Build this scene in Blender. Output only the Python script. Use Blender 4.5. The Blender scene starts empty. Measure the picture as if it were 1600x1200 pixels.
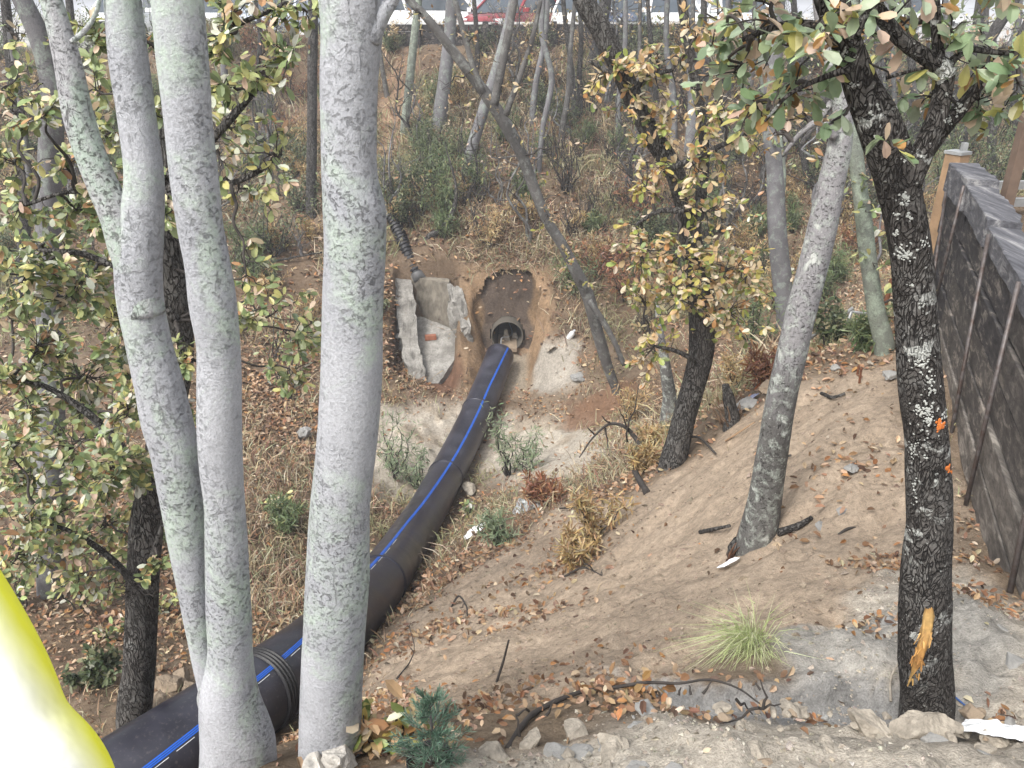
import bpy, bmesh, math, random
import numpy as np
from mathutils import Vector, Matrix, noise as mnoise

R = math.radians
rng = np.random.default_rng(7)
random.seed(7)
scene = bpy.context.scene
COL = scene.collection

# ------------------------------------------------------------------ camera, sky, sun, exposure
PITCH = R(25.0)
FPX = 1250.0                       # focal length in photo pixels (1600 wide)
cam_d = bpy.data.cameras.new('camera')
cam_d.sensor_width = 36.0
cam_d.lens = 36.0 * FPX / 1600.0
cam_d.clip_start = 0.05
cam_d.clip_end = 2000.0
cam = bpy.data.objects.new('camera', cam_d)
cam.rotation_euler = (math.pi / 2 - PITCH, 0, 0)
COL.objects.link(cam)
scene.camera = cam

SUN_EL, SUN_AZ = R(52), R(-140)      # azimuth measured from +Y towards +X
world = bpy.data.worlds.new('World')
scene.world = world
world.use_nodes = True
nt = world.node_tree
bg = nt.nodes['Background']
sky = nt.nodes.new('ShaderNodeTexSky')
sky.sky_type = 'NISHITA'
sky.sun_disc = False
sky.sun_elevation = SUN_EL
sky.sun_rotation = SUN_AZ
sky.air_density = 1.0
sky.dust_density = 4.0
sky.ozone_density = 1.0
hsv = nt.nodes.new('ShaderNodeHueSaturation')
hsv.inputs['Saturation'].default_value = 0.22      # overcast: the cloud deck takes most of the blue out
nt.links.new(sky.outputs[0], hsv.inputs['Color'])
nt.links.new(hsv.outputs[0], bg.inputs['Color'])
bg.inputs['Strength'].default_value = 0.14

sun_d = bpy.data.lights.new('sun', 'SUN')
sun_d.energy = 1.05
sun_d.angle = R(14)
sun_d.color = (1.0, 0.96, 0.9)
sun = bpy.data.objects.new('sun', sun_d)
sdir = Vector((math.sin(SUN_AZ) * math.cos(SUN_EL), math.cos(SUN_AZ) * math.cos(SUN_EL), math.sin(SUN_EL)))
sun.rotation_euler = (-sdir).to_track_quat('-Z', 'Y').to_euler()
COL.objects.link(sun)
scene.view_settings.view_transform = 'Standard'
scene.view_settings.look = 'None'
scene.view_settings.exposure = 1.22
scene.view_settings.gamma = 1.0
scene.cycles.max_bounces = 5
scene.cycles.diffuse_bounces = 3
scene.cycles.glossy_bounces = 2
scene.cycles.transmission_bounces = 3
scene.cycles.transparent_max_bounces = 4
scene.cycles.caustics_reflective = False
scene.cycles.caustics_refractive = False

# ------------------------------------------------------------------ measuring helpers (photo pixel -> place)
CP, SP = math.cos(PITCH), math.sin(PITCH)

def ray(px, py):
    a = (px - 800.0) / FPX
    b = (600.0 - py) / FPX
    return np.array([a, CP + b * SP, -SP + b * CP])

def W(px, py, t):
    return ray(px, py) * t

def WY(px, py, Y):
    d = ray(px, py)
    return d * (Y / d[1])

def depth(p):
    return p[1] * CP - p[2] * SP

def proj(p):
    t = depth(p)
    return 800 + FPX * p[0] / t, 600 - FPX * (p[1] * SP + p[2] * CP) / t

def sm(a, b, x):
    t = np.clip((x - a) / (b - a), 0, 1)
    return t * t * (3 - 2 * t)

# lattice value noise, vectorised
_perm = np.random.default_rng(3).random((64, 64, 64))

def vnoise(x, y, z=0.0):
    x = np.asarray(x, float); y = np.asarray(y, float); z = np.zeros_like(x) + z
    xi = np.floor(x).astype(int); yi = np.floor(y).astype(int); zi = np.floor(z).astype(int)
    fx, fy, fz = x - xi, y - yi, z - zi
    fx = fx * fx * (3 - 2 * fx); fy = fy * fy * (3 - 2 * fy); fz = fz * fz * (3 - 2 * fz)
    def g(i, j, k): return _perm[(xi + i) & 63, (yi + j) & 63, (zi + k) & 63]
    c00 = g(0,0,0)*(1-fx)+g(1,0,0)*fx; c10 = g(0,1,0)*(1-fx)+g(1,1,0)*fx
    c01 = g(0,0,1)*(1-fx)+g(1,0,1)*fx; c11 = g(0,1,1)*(1-fx)+g(1,1,1)*fx
    return ((c00*(1-fy)+c10*fy)*(1-fz) + (c01*(1-fy)+c11*fy)*fz) * 2 - 1

def fbm(x, y, z=0.0, o=4):
    s, a = 0, 1.0
    for k in range(o):
        s = s + a * vnoise(np.asarray(x) * 2**k + 17.3*k, np.asarray(y) * 2**k + 5.1*k, np.asarray(z) * 2**k)
        a *= 0.5
    return s

# ------------------------------------------------------------------ the pipe line (needed by the ground under it)
PIPE_R = 0.30
pipe_px = [(30, 1330, 4.7), (130, 1262, 4.85), (250, 1185, 5.15), (370, 1105, 5.7), (467, 1037, 6.4), (540, 967, 7.6), (595, 907, 9.0), (637, 845, 11.0),
           (667, 798, 12.3), (692, 752, 13.5), (719, 700, 14.5), (743, 650, 15.4), (764, 600, 16.2), (781, 556, 16.9)]

def catmull(P, n):
    """smooth curve through points, tangents weighted by chord length"""
    P = np.array([np.array(p, float) for p in P])
    h = np.linalg.norm(np.diff(P[:, :3], axis=0), axis=1) + 1e-9
    sl = np.diff(P, axis=0) / h[:, None]
    m = np.empty_like(P); m[0], m[-1] = sl[0], sl[-1]
    if len(P) > 2: m[1:-1] = (sl[1:] * h[:-1, None] + sl[:-1] * h[1:, None]) / (h[1:] + h[:-1])[:, None]
    out = []
    for i in range(len(P) - 1):
        for k in range(n):
            t = k / n; t2, t3 = t*t, t**3
            out.append((2*t3-3*t2+1)*P[i] + (t3-2*t2+t)*h[i]*m[i] + (-2*t3+3*t2)*P[i+1] + (t3-t2)*h[i]*m[i+1])
    out.append(P[-1])
    return np.array(out)

pipe_axis = catmull([W(*p) for p in pipe_px], 8)

# ------------------------------------------------------------------ ground shape: thin plate through measured points
ctrl = [(0,0,-1.72), (-1.5,0,-1.8), (1.5,0,-1.66), (0,-3,-1.7), (4,-2,-1.5), (-5,-2,-2.2), (0,1.1,-1.74), (1.2,1.1,-1.7), (-0.9,1.1,-1.86),
        (0.5,1.62,-1.86), (1.15,1.55,-1.84), (-0.2,1.55,-1.95), (2.2,1.2,-1.7), (-6,2,-4.0), (-3.2,1.3,-3.4),
        (-1.7,1.5,-2.7), (-9,4,-4.4), (6,2,-1.6), (9,5,-1.6), (8,9,-2.2)]
def cpx(px, py, z):
    d = ray(px, py); t = z / d[2]; p = d * t
    ctrl.append((p[0], p[1], p[2]))
def cpt(px, py, t):
    ctrl.append(tuple(W(px, py, t)))
for a in [(1447,1125,-2.16), (1590,920,-2.5), (1510,780,-2.78), (1395,552,-2.78), (1320,640,-2.87), (1300,760,-2.85), (1180,850,-3.24), (1050,727,-4.2),
          (1140,670,-3.75), (1190,606,-3.5), (900,900,-4.4), (1000,900,-3.8), (640,965,-5.15), (700,1000,-4.3), (620,1060,-3.9), (800,1020,-3.45),
          (1000,1010,-2.75), (1200,980,-2.5), (1330,900,-2.55), (750,830,-6.0), (850,740,-6.35), (1000,720,-5.0), (650,665,-7.15), (850,682,-7.05),
          (520,1185,-2.2), (370,1215,-2.25), (440,1165,-2.65), (600,1130,-2.6), (1530,1000,-2.25), (1250,1060,-2.27), (1000,1075,-2.3), (850,1100,-2.4), (720,1110,-2.75)]:
    cpx(*a)
for a in [(450,760,12.0), (230,1120,6.0), (80,950,8.0), (100,700,12.5), (430,550,16.0), (430,300,19.5), (100,400,17.5), (100,150,23.0), (-200,800,9.5), (-150,500,15),
          (885,530,16.5), (950,600,15.3), (930,660,14.4), (1100,560,14.2), (1250,520,13.0), (1300,450,14.5), (1400,420,15.5), (1300,250,19.5), (1550,280,17.5), (1700,250,18),
          (800,385,17.45), (650,380,17.6), (740,520,17.0), (800,200,21.0), (400,150,23.0), (1100,200,20.5), (800,78,23.5), (400,78,24.5), (1100,75,23.5), (1500,150,21.5), (1500,45,25.0), (-300,45,25.2), (0,50,25.2), (250,48,24.8), (450,48,24.4),
          (600,560,16.4), (1000,430,17.4)]:
    cpt(*a)
for k in range(10, len(pipe_axis) - 10, 7):
    p = pipe_axis[k]; ctrl.append((p[0], p[1], p[2] - PIPE_R - 0.02))
ctrl += [(-25,20,-2.0), (25,20,-1.5), (-18,10,-4.2), (18,12,-2.0), (-22,26,-0.45), (-8,26.2,-0.35), (8,26.2,-0.35), (22,26,-0.4)]
ctrl = np.array(ctrl)

def _U(r2):
    return np.where(r2 > 1e-9, 0.5 * r2 * np.log(np.maximum(r2, 1e-9)), 0)
_n = len(ctrl)
_K = _U(((ctrl[:, None, :2] - ctrl[None, :, :2])**2).sum(-1)) + np.eye(_n) * 0.02
_Pm = np.c_[np.ones(_n), ctrl[:, :2]]
_A = np.block([[_K, _Pm], [_Pm.T, np.zeros((3, 3))]])
_sol = np.linalg.solve(_A, np.r_[ctrl[:, 2], 0, 0, 0])

def tps(X, Y):
    X = np.asarray(X, float); Y = np.asarray(Y, float)
    sh = X.shape; x = X.ravel(); y = Y.ravel()
    out = np.empty(len(x))
    for s in range(0, len(x), 20000):
        xs, ys = x[s:s+20000], y[s:s+20000]
        r2 = (xs[:, None]-ctrl[None, :, 0])**2 + (ys[:, None]-ctrl[None, :, 1])**2
        out[s:s+20000] = _U(r2) @ _sol[:_n] + _sol[_n] + _sol[_n+1]*xs + _sol[_n+2]*ys
    return out.reshape(sh)

LOT_Y, LOT_Z = 26.3, -0.95
CUL = np.array([-0.10, 16.25, -6.42]); CUL_R = 0.36           # culvert mouth
FACE_Y0, FACE_Y1 = 16.25, 16.75

def wall_x(Y): return 2.94 + 0.38 * (Y - 4.45)
WALL_END = 7.9
TR_Z0, TR_Y0, TR_S = -6.26, 16.6, 0.46                       # trough floor plane

def HB(X, Y):
    """ground without the small lumps"""
    z = np.minimum(tps(np.clip(X, -28, 28), np.clip(Y, -6, 30)), 1.5)
    # earth cut in front of the culvert
    xc = -0.12 - 0.02 * (16.2 - Y)
    inn = 1 - sm(0.42, 0.86, np.abs(X - xc) + 0.08 * fbm(X*3, Y*3))
    inn = inn * sm(14.0, 15.0, Y) * (1 - sm(FACE_Y0 - 0.05, FACE_Y1 - 0.1, Y))
    z = z * (1 - inn) + np.minimum(z, -6.83 - 0.2 * np.clip(16.2 - Y, 0, 2)) * inn
    # broken trough stands in the slope
    trm = sm(-2.58, -2.45, X) * (1 - sm(-1.28, -1.12, X)) * sm(14.8, 15.0, Y) * (1 - sm(16.75, 16.95, Y))
    z = z * (1 - trm) + np.minimum(z, TR_Z0 + TR_S * (Y - TR_Y0) - 0.12) * trm
    # platform behind the timber wall
    s = X - wall_x(Y) - 0.12
    pl = sm(0.0, 0.08, s) * (1 - sm(WALL_END - 0.15, WALL_END + 0.3, Y)) 
    z = z * (1 - pl) + np.maximum(z, -1.62) * pl
    # trench the pipe sits in
    if np.ndim(X):
        xf, yf, zf = X.ravel(), Y.ravel(), z.ravel().copy()
        sel = np.where((xf > -6) & (xf < 1.5) & (yf > 2) & (yf < 16))[0]
        for s0 in range(0, len(sel), 20000):
            i = sel[s0:s0+20000]
            d2 = (xf[i, None]-pipe_axis[None, :, 0])**2 + (yf[i, None]-pipe_axis[None, :, 1])**2
            k = d2.argmin(1); d = np.sqrt(d2[np.arange(len(i)), k])
            lim = pipe_axis[k, 2] - PIPE_R * 0.85 + np.clip(d - 0.26, 0, 9) * 0.95
            w = 1 - sm(0.7, 1.1, d)
            zf[i] = zf[i] * (1 - w) + np.minimum(zf[i], lim) * w
        z = zf.reshape(z.shape)
    # car park
    k = sm(LOT_Y - 0.15, LOT_Y + 0.15, Y)
    z = z * (1 - k) + (LOT_Z - 0.03) * k
    return z

# lookup grid for fast queries
GX = np.arange(-42, 42.01, 0.06); GY = np.arange(-4, 30.01, 0.06)
_gx, _gy = np.meshgrid(GX, GY)
GZ = HB(_gx, _gy)

def hq(X, Y):
    X = np.asarray(X, float); Y = np.asarray(Y, float)
    fx = np.clip((X - GX[0]) / 0.06, 0, len(GX) - 1.001); fy = np.clip((Y - GY[0]) / 0.06, 0, len(GY) - 1.001)
    i = fx.astype(int); j = fy.astype(int); u = fx - i; v = fy - j
    return (GZ[j, i]*(1-u)+GZ[j, i+1]*u)*(1-v) + (GZ[j+1, i]*(1-u)+GZ[j+1, i+1]*u)*v

def hz(x, y):
    return float(hq(np.array([x]), np.array([y]))[0])

def WT(px, py, tmin=0.8):
    """where the sight line of a photo pixel meets the ground"""
    d = ray(px, py)
    t = np.arange(tmin, 40, 0.01)
    P = t[:, None] * d[None]
    below = P[:, 2] <= hq(P[:, 0], P[:, 1])
    k = int(np.argmax(below)) if below.any() else len(t) - 1
    return P[k]

def poly_mask(pxs, soft=0.25, world_xy=False):
    V = np.array([(p[0], p[1]) for p in (pxs if world_xy else [WT(*q) for q in pxs])])
    def f(X, Y):
        sh = np.shape(X); x = np.ravel(X); y = np.ravel(Y)
        x = x + 0.22*fbm(x*1.7, y*1.7, 3.3); y = y + 0.22*fbm(x*1.7, y*1.7, 9.1)
        ins = np.zeros(len(x), bool); dm = np.full(len(x), 1e9)
        for k in range(len(V)):
            a, b = V[k], V[(k+1) % len(V)]
            c = ((a[1] > y) != (b[1] > y))
            xx = (b[0]-a[0])*(y-a[1])/(b[1]-a[1]+1e-12)+a[0]
            ins ^= c & (x < xx)
            ab = b - a; t = np.clip(((x-a[0])*ab[0]+(y-a[1])*ab[1])/(ab@ab+1e-9), 0, 1)
            dm = np.minimum(dm, np.hypot(x-a[0]-t*ab[0], y-a[1]-t*ab[1]))
        return sm(-soft, soft, np.where(ins, dm, -dm)).reshape(sh)
    return f

def blob(px, py, rx, ry, z=0.0):
    c = WT(px, py)
    def f(X, Y):
        q = ((X-c[0])/rx)**2 + ((Y-c[1])/ry)**2 + 0.5*fbm(np.asarray(X)*2.1, np.asarray(Y)*2.1, 1.7)
        return 1 - sm(0.5, 1.2, q)
    return f

m_sand = poly_mask([(545,1120), (590,1010), (690,925), (800,850), (880,790), (1000,775), (1060,735), (1110,690), (1200,625), (1290,585), (1400,557), (1440,640), (1490,790), (1560,925),
                    (1420,1000), (1200,1010), (1000,1075), (840,1100), (700,1130)], 0.22)
m_wash = poly_mask([(590,630), (720,630), (735,690), (720,760), (600,775), (480,700), (440,680)], 0.3)
m_wash2 = poly_mask([(815,655), (930,662), (960,700), (900,745), (790,770), (750,720), (770,660)], 0.3)
m_rub = poly_mask([(-0.45,1.2), (-0.3,1.55), (0.2,1.75), (0.9,1.95), (1.2,2.5), (1.7,3.0), (2.4,3.2), (2.4,-3), (-1.5,-3), (-1.2,1.0)], 0.12, True)
_sc = [WT(*q)[:2] for q in ((930,1050), (1000,1060), (1060,1064), (1130,1072), (1200,1074), (1280,1066), (1360,1062), (1425,1085))]
_scx = np.array([q[0] for q in _sc]); _scy = np.array([q[1] for q in _sc])
def scarp(X, Y):
    """small step broken out of the bank edge: (drop, face mask)"""
    yl = np.interp(X, _scx, _scy) + 0.03*fbm(X*6, X*0+2.2, 1.0, 3)
    inx = sm(_scx[0] - .1, _scx[0] + .25, X) * (1 - sm(_scx[-1] - .05, _scx[-1] + .15, X))
    d = yl - Y
    return inx * sm(-0.04, 0.05, d) * (1 - sm(0.10, 0.75, d)), inx * sm(-0.06, 0.0, d) * (1 - sm(0.16, 0.30, d))
m_bank = poly_mask([(1180,1000), (1260,985), (1340,985), (1420,960), (1420,1090), (1180,1075)], 0.05)
m_bank2 = poly_mask([(1470,960), (1530,945), (1600,1000), (1620,1120), (1500,1080)], 0.06)
m_red = blob(690,592,0.45,0.7); m_red2 = blob(935,640,0.75,0.8); m_grey = blob(872,570,0.55,0.8)
m_path = blob(622,170,0.5,3.0)

def notch_mask(X, Y):
    xc = -0.12
    return (1 - sm(0.7, 1.25, np.abs(X - xc) + 0.15*fbm(X*3, Y*3))) * sm(14.3, 15.2, Y) * (1 - sm(16.5, 17.0, Y))

def zones(X, Y):
    s = m_sand(X, Y); w = np.maximum(m_wash(X, Y), m_wash2(X, Y)); r = m_rub(X, Y)
    return s, w, r

def lumps(X, Y, s, w, r):
    n = np.clip(1 - r - s, 0, 1); drop, face = scarp(X, Y); bk = np.maximum(m_bank(X, Y), m_bank2(X, Y))
    h = 0.05 * fbm(X*1.3, Y*1.3, 0.5) * (1 - 0.6*r)
    h = h + s * (0.05 * fbm((X*0.8+Y*0.6)*2.2, (Y*0.8-X*0.6)*6.0, 2.2, 4) + 0.016*fbm(X*11, Y*11, 4.2, 4))
    h = h + r * (0.05 * fbm(X*5, Y*5, 7.7, 4) + 0.026*np.abs(fbm(X*17, Y*17, 1.1, 3)))
    h = h + w * (0.09 * fbm(X*1.6, Y*1.6, 5.5, 4) + 0.02*fbm(X*9, Y*9, 5.5, 3))
    h = h + n * 0.03 * fbm(X*6, Y*6, 8.8, 3)
    h = h - 0.12 * drop + (face + bk) * (0.022*fbm(X*9, Y*9, 3.1, 4) + 0.012*np.abs(fbm(X*24, Y*24, 4.4, 3)))
    return h

# ------------------------------------------------------------------ materials
def new_mat(name):
    m = bpy.data.materials.new(name); m.use_nodes = True
    t = m.node_tree; b = t.nodes['Principled BSDF']
    return m, t, b

class NG:
    """tiny wrapper to wire shader nodes"""
    def __init__(s, t): s.t = t
    def n(s, typ, **kw):
        o = s.t.nodes.new(typ)
        for k, v in kw.items():
            if k in o.inputs: o.inputs[k].default_value = v
            else: setattr(o, k, v)
        return o
    def l(s, a, b): s.t.links.new(a, b)
    def coord(s, scale=(1, 1, 1), kind='Object'):
        c = s.n('ShaderNodeTexCoord'); m = s.n('ShaderNodeMapping'); m.inputs['Scale'].default_value = scale
        s.l(c.outputs[kind], m.inputs[0]); return m.outputs[0]
    def noise(s, vec, scale, detail=4, rough=0.55, dist=0.0):
        o = s.n('ShaderNodeTexNoise'); o.inputs['Scale'].default_value = scale; o.inputs['Detail'].default_value = detail
        o.inputs['Roughness'].default_value = rough; o.inputs['Distortion'].default_value = dist
        s.l(vec, o.inputs['Vector']); return o.outputs[0]
    def ramp(s, fac, *stops):
        o = s.n('ShaderNodeValToRGB'); e = o.color_ramp.elements
        while len(e) < len(stops): e.new(0.5)
        for i, (p, c) in enumerate(stops):
            e[i].position = p; e[i].color = (c, c, c, 1) if not isinstance(c, tuple) else (*c, 1)
        s.l(fac, o.inputs[0]); return o.outputs[0]
    def mix(s, fac, a, b, mode='MIX'):
        o = s.n('ShaderNodeMix', data_type='RGBA', blend_type=mode)
        for v, k in ((fac, 0), (a, 6), (b, 7)):
            if isinstance(v, (int, float)): o.inputs[k].default_value = v
            elif isinstance(v, tuple): o.inputs[k].default_value = (*v, 1)
            else: s.l(v, o.inputs[k])
        return o.outputs[2]
    def math(s, op, a, b=0.5):
        o = s.n('ShaderNodeMath', operation=op)
        for v, k in ((a, 0), (b, 1)):
            if isinstance(v, (int, float)): o.inputs[k].default_value = v
            else: s.l(v, o.inputs[k])
        return o.outputs[0]
    def bump(s, h, strength, dist, bsdf):
        o = s.n('ShaderNodeBump'); o.inputs['Strength'].default_value = strength; o.inputs['Distance'].default_value = dist
        s.l(h, o.inputs['Height']); s.l(o.outputs[0], bsdf.inputs['Normal'])

def mat_col(name, rough=0.65, trans=0.0, vary=0.25, vscale=30, spec=0.3):
    """colour comes from the mesh's own colour attribute, broken up by noise"""
    m, t, b = new_mat(name); g = NG(t)
    a = g.n('ShaderNodeAttribute', attribute_name='Col')
    nz = g.noise(g.coord(), vscale, 3)
    c = g.mix(1.0, a.outputs[0], g.ramp(nz, (0.3, 1 - vary), (0.7, 1.0)), 'MULTIPLY')
    g.l(c, b.inputs['Base Color']); b.inputs['Roughness'].default_value = rough
    b.inputs['Specular IOR Level'].default_value = spec
    if trans:
        tr = g.n('ShaderNodeBsdfTranslucent'); g.l(c, tr.inputs[0])
        mx = g.n('ShaderNodeMixShader'); mx.inputs[0].default_value = trans
        g.l(b.outputs[0], mx.inputs[1]); g.l(tr.outputs[0], mx.inputs[2])
        g.l(mx.outputs[0], t.nodes['Material Output'].inputs[0])
    return m

def mat_plain(name, col, rough=0.6, metal=0.0, vary=0.2, scale=12, dark=None, bump=0.0, bscale=60, spec=0.4):
    m, t, b = new_mat(name); g = NG(t)
    v = g.coord()
    nz = g.noise(v, scale, 5)
    c = g.mix(g.ramp(nz, (0.35, 0.0), (0.7, 1.0)), tuple(x * (1 - vary) for x in col) if dark is None else dark, col)
    g.l(c, b.inputs['Base Color']); b.inputs['Roughness'].default_value = rough; b.inputs['Metallic'].default_value = metal
    b.inputs['Specular IOR Level'].default_value = spec
    if bump: g.bump(g.noise(v, bscale, 4), bump, 0.01, b)
    return m

def mat_bark(name, base, base2, fissure, fis_amt, lichen, lichen_amt, plates=0.0, zs=0.5, fs=48, moss=None, top=None, patchy=9, grain=0.42, lscale=7.0, white=0.0, bump=0.6):
    m, t, b = new_mat(name); g = NG(t)
    v = g.coord((1, 1, zs)); v1 = g.coord((1, 1, 1))
    big = g.noise(v, 4.5, 4)
    c = g.mix(g.ramp(big, (0.35, 0.0), (0.65, 1.0)), base, base2)
    if top:    # the bark of this tree turns paler higher up the stem
        sx = g.n('ShaderNodeSeparateXYZ'); tc = g.n('ShaderNodeTexCoord'); g.l(tc.outputs['Object'], sx.inputs[0])
        hh = g.math('ADD', sx.outputs[2], g.math('MULTIPLY', g.math('SUBTRACT', g.noise(v1, 3.5, 5), 0.5), 1.4)); mm = g.ramp(g.math('MULTIPLY', hh, 0.5), (top[1]*0.5 - 0.12, 0.0), (top[1]*0.5 + 0.15, 1.0)); c = g.mix(mm, c, top[0])
    fine = g.noise(v1, 120, 5, 0.75)
    c = g.mix(0.75, c, g.ramp(fine, (0.30, 1 - grain), (0.64, 1.08)), 'MULTIPLY')
    # lichen in soft-edged crusts
    ln = g.noise(v1, lscale, 8, 0.68, 0.4)
    lm = g.math('MULTIPLY', g.ramp(ln, (0.60 - lichen_amt * 0.3, 0.0), (0.70 - lichen_amt * 0.3, 1.0)), g.ramp(g.noise(v1, 60, 4, 0.7), (0.38, 0.35), (0.56, 1.0)))
    c = g.mix(g.math('MULTIPLY', lm, 0.8), c, lichen)
    h = g.math('MULTIPLY', fine, 0.35)
    if plates:
        vo = g.n('ShaderNodeTexVoronoi', feature='DISTANCE_TO_EDGE'); vo.inputs['Scale'].default_value = plates
        wob = g.n('ShaderNodeMix', data_type='RGBA', blend_type='LINEAR_LIGHT'); wob.inputs[0].default_value = 0.07
        nn = g.n('ShaderNodeTexNoise'); nn.inputs['Scale'].default_value = 16; g.l(v, nn.inputs['Vector'])
        g.l(v, wob.inputs[6]); g.l(nn.outputs[1], wob.inputs[7]); g.l(wob.outputs[2], vo.inputs['Vector'])
        pe = g.ramp(vo.outputs[0], (0.01, 0.0), (0.13, 1.0))
        pv = g.noise(v1, 3.2, 3)
        pe2 = g.math('MAXIMUM', pe, g.ramp(pv, (0.40, 0.75), (0.6, 0.0)))
        c = g.mix(pe2, fissure, c); h = g.math('ADD', h, pe)
        c = g.mix(g.math('MULTIPLY', g.ramp(vo.outputs[0], (0.10, 0.0), (0.22, 1.0)), g.ramp(g.noise(v1, 30, 4, 0.7), (0.45, 0.0), (0.62, 0.4))), c, lichen)
    f = g.noise(g.coord((1, 1, 1.25)), fs, 7, 0.75, 0.5)
    fm = g.ramp(f, (0.36, 1.0), (0.46, 0.0))
    patch = g.ramp(g.noise(v1, patchy, 3), (0.42, 0.10), (0.60, 1.0))
    f2 = g.noise(g.coord((1, 1, 0.22)), 55, 5, 0.7, 1.2); fm2 = g.math('MULTIPLY', g.ramp(f2, (0.33, 1.0), (0.40, 0.0)), g.ramp(g.noise(v1, 2.6, 3), (0.45, 0.0), (0.6, 1.0)))
    fm = g.math('MULTIPLY', g.math('MAXIMUM', g.math('MULTIPLY', fm, patch), fm2), fis_amt)
    c = g.mix(fm, c, fissure)
    h = g.math('SUBTRACT', h, g.math('MULTIPLY', fm, 0.6))
    if white:
        wn = g.noise(v1, 13, 5, 0.6, 0.3); wl = g.noise(v1, 2.3, 2)
        wm = g.math('MULTIPLY', g.ramp(wn, (0.60, 0.0), (0.63, 1.0)), g.ramp(wl, (0.5 - white * 0.15, 0.0), (0.6 - white * 0.1, 1.0)))
        wspk = g.ramp(g.noise(v1, 46, 3), (0.67, 0.0), (0.70, 1.0))
        wm = g.math('MAXIMUM', wm, g.math('MULTIPLY', wspk, 0.75))
        c = g.mix(wm, c, (0.52, 0.53, 0.50))
    if moss:
        mn = g.noise(v1, 5.5, 6, 0.65)
        c = g.mix(g.ramp(mn, (0.60, 0.0), (0.68, 0.7)), c, moss)
    g.l(c, b.inputs['Base Color']); b.inputs['Roughness'].default_value = 0.9; b.inputs['Specular IOR Level'].default_value = 0.15
    g.bump(h, bump, 0.02, b)
    return m

M = {}
M['bark_pale'] = mat_bark('pale_bark', (0.54,0.55,0.58), (0.42,0.43,0.46), (0.19,0.19,0.19), 0.55, (0.50,0.59,0.50), 0.40, bump=1.0, fs=64, patchy=3.2, grain=0.38, lscale=3.6, zs=0.7)
M['bark_pale_lichen'] = mat_bark('pale_lichened_bark', (0.52,0.515,0.53), (0.42,0.42,0.435), (0.14,0.13,0.13), 0.9, (0.45,0.55,0.46), 0.56, moss=(0.37,0.47,0.39), bump=1.0, fs=75, patchy=3.5, grain=0.34, lscale=4)
M['bark_oak'] = mat_bark('dark_oak_bark', (0.07,0.063,0.058), (0.12,0.11,0.102), (0.026,0.023,0.022), 0.7, (0.20,0.195,0.185), 0.22, plates=72, zs=0.42, white=0.35, bump=1.0)
M['bark_mid'] = mat_bark('lichened_grey_bark', (0.115,0.11,0.105), (0.19,0.185,0.175), (0.035,0.032,0.03), 0.9, (0.42,0.46,0.41), 0.36, zs=0.25, lscale=13, white=0.5, bump=0.9, top=((0.31,0.30,0.305), 1.25))
M['bark_midtop'] = mat_bark('weathered_grey_bark', (0.30,0.29,0.29), (0.22,0.21,0.21), (0.07,0.065,0.06), 0.95, (0.44,0.46,0.43), 0.25, zs=0.12, lscale=9, bump=0.9)
M['bark_dark'] = mat_bark('dark_bark', (0.085,0.08,0.075), (0.14,0.13,0.122), (0.022,0.02,0.018), 0.7, (0.19,0.19,0.18), 0.22, plates=30, zs=0.35, bump=1.0)
M['bark_char'] = mat_bark('blackish_bark', (0.075,0.075,0.078), (0.11,0.108,0.11), (0.03,0.03,0.03), 0.6, (0.2,0.2,0.2), 0.1, bump=0.9)
M['bark_grey'] = mat_bark('grey_bark', (0.21,0.205,0.215), (0.15,0.145,0.15), (0.06,0.055,0.055), 0.7, (0.28,0.32,0.28), 0.3)
M['bark_slender'] = mat_bark('slender_grey_bark', (0.105,0.10,0.095), (0.165,0.157,0.15), (0.04,0.037,0.035), 0.8, (0.27,0.28,0.26), 0.3, bump=0.9)
M['bark_green'] = mat_bark('greenish_bark', (0.24,0.26,0.22), (0.17,0.185,0.16), (0.07,0.07,0.06), 0.6, (0.33,0.39,0.31), 0.45)
M['twig'] = mat_plain('twig_bark', (0.055,0.047,0.042), 0.85, vary=0.4, scale=25)
M['twig_grey'] = mat_plain('grey_twig_bark', (0.15,0.14,0.135), 0.85, vary=0.4, scale=25)
M['leaf'] = mat_col('leaf', 0.40, 0.30, 0.18, 40, 0.5)
M['litter'] = mat_col('leaf_litter', 0.6, 0.0, 0.35, 30, 0.35)
M['grass'] = mat_col('grass_blades', 0.7, 0.15, 0.2, 20)
M['stone'] = mat_plain('stone', (0.42,0.375,0.31), 0.95, vary=0.45, scale=22, bump=1.0, bscale=60, spec=0.15)
M['stone_white'] = mat_plain('pale_stone', (0.60,0.57,0.52), 0.95, vary=0.3, scale=22, bump=1.0, bscale=60, spec=0.15)
M['stone_grey'] = mat_plain('grey_stone', (0.33,0.325,0.31), 0.9, vary=0.35, scale=9, bump=0.8, bscale=45)
M['stone_brown'] = mat_plain('brown_stone', (0.32,0.25,0.18), 0.9, vary=0.3, scale=9, bump=0.8, bscale=45)
M['white_plastic'] = mat_plain('white_plastic', (0.80,0.82,0.84), 0.35, vary=0.08)
M['black_plastic'] = mat_plain('black_plastic', (0.02,0.02,0.023), 0.5, vary=0.3)
M['steel'] = mat_plain('dull_steel_rod', (0.16,0.15,0.15), 0.55, 0.5, vary=0.5, scale=18, dark=(0.08,0.055,0.045))
M['galv'] = mat_plain('galvanised_pipe', (0.42,0.43,0.43), 0.45, 0.4, vary=0.3)
M['rust'] = mat_plain('rusty_iron', (0.22,0.085,0.04), 0.85, 0.1, vary=0.5)
M['brick'] = mat_plain('brick', (0.35,0.14,0.08), 0.9, vary=0.3, bump=0.5)
M['orange_paint'] = mat_plain('orange_paint', (0.55,0.16,0.03), 0.7, vary=0.35, scale=30)
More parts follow.
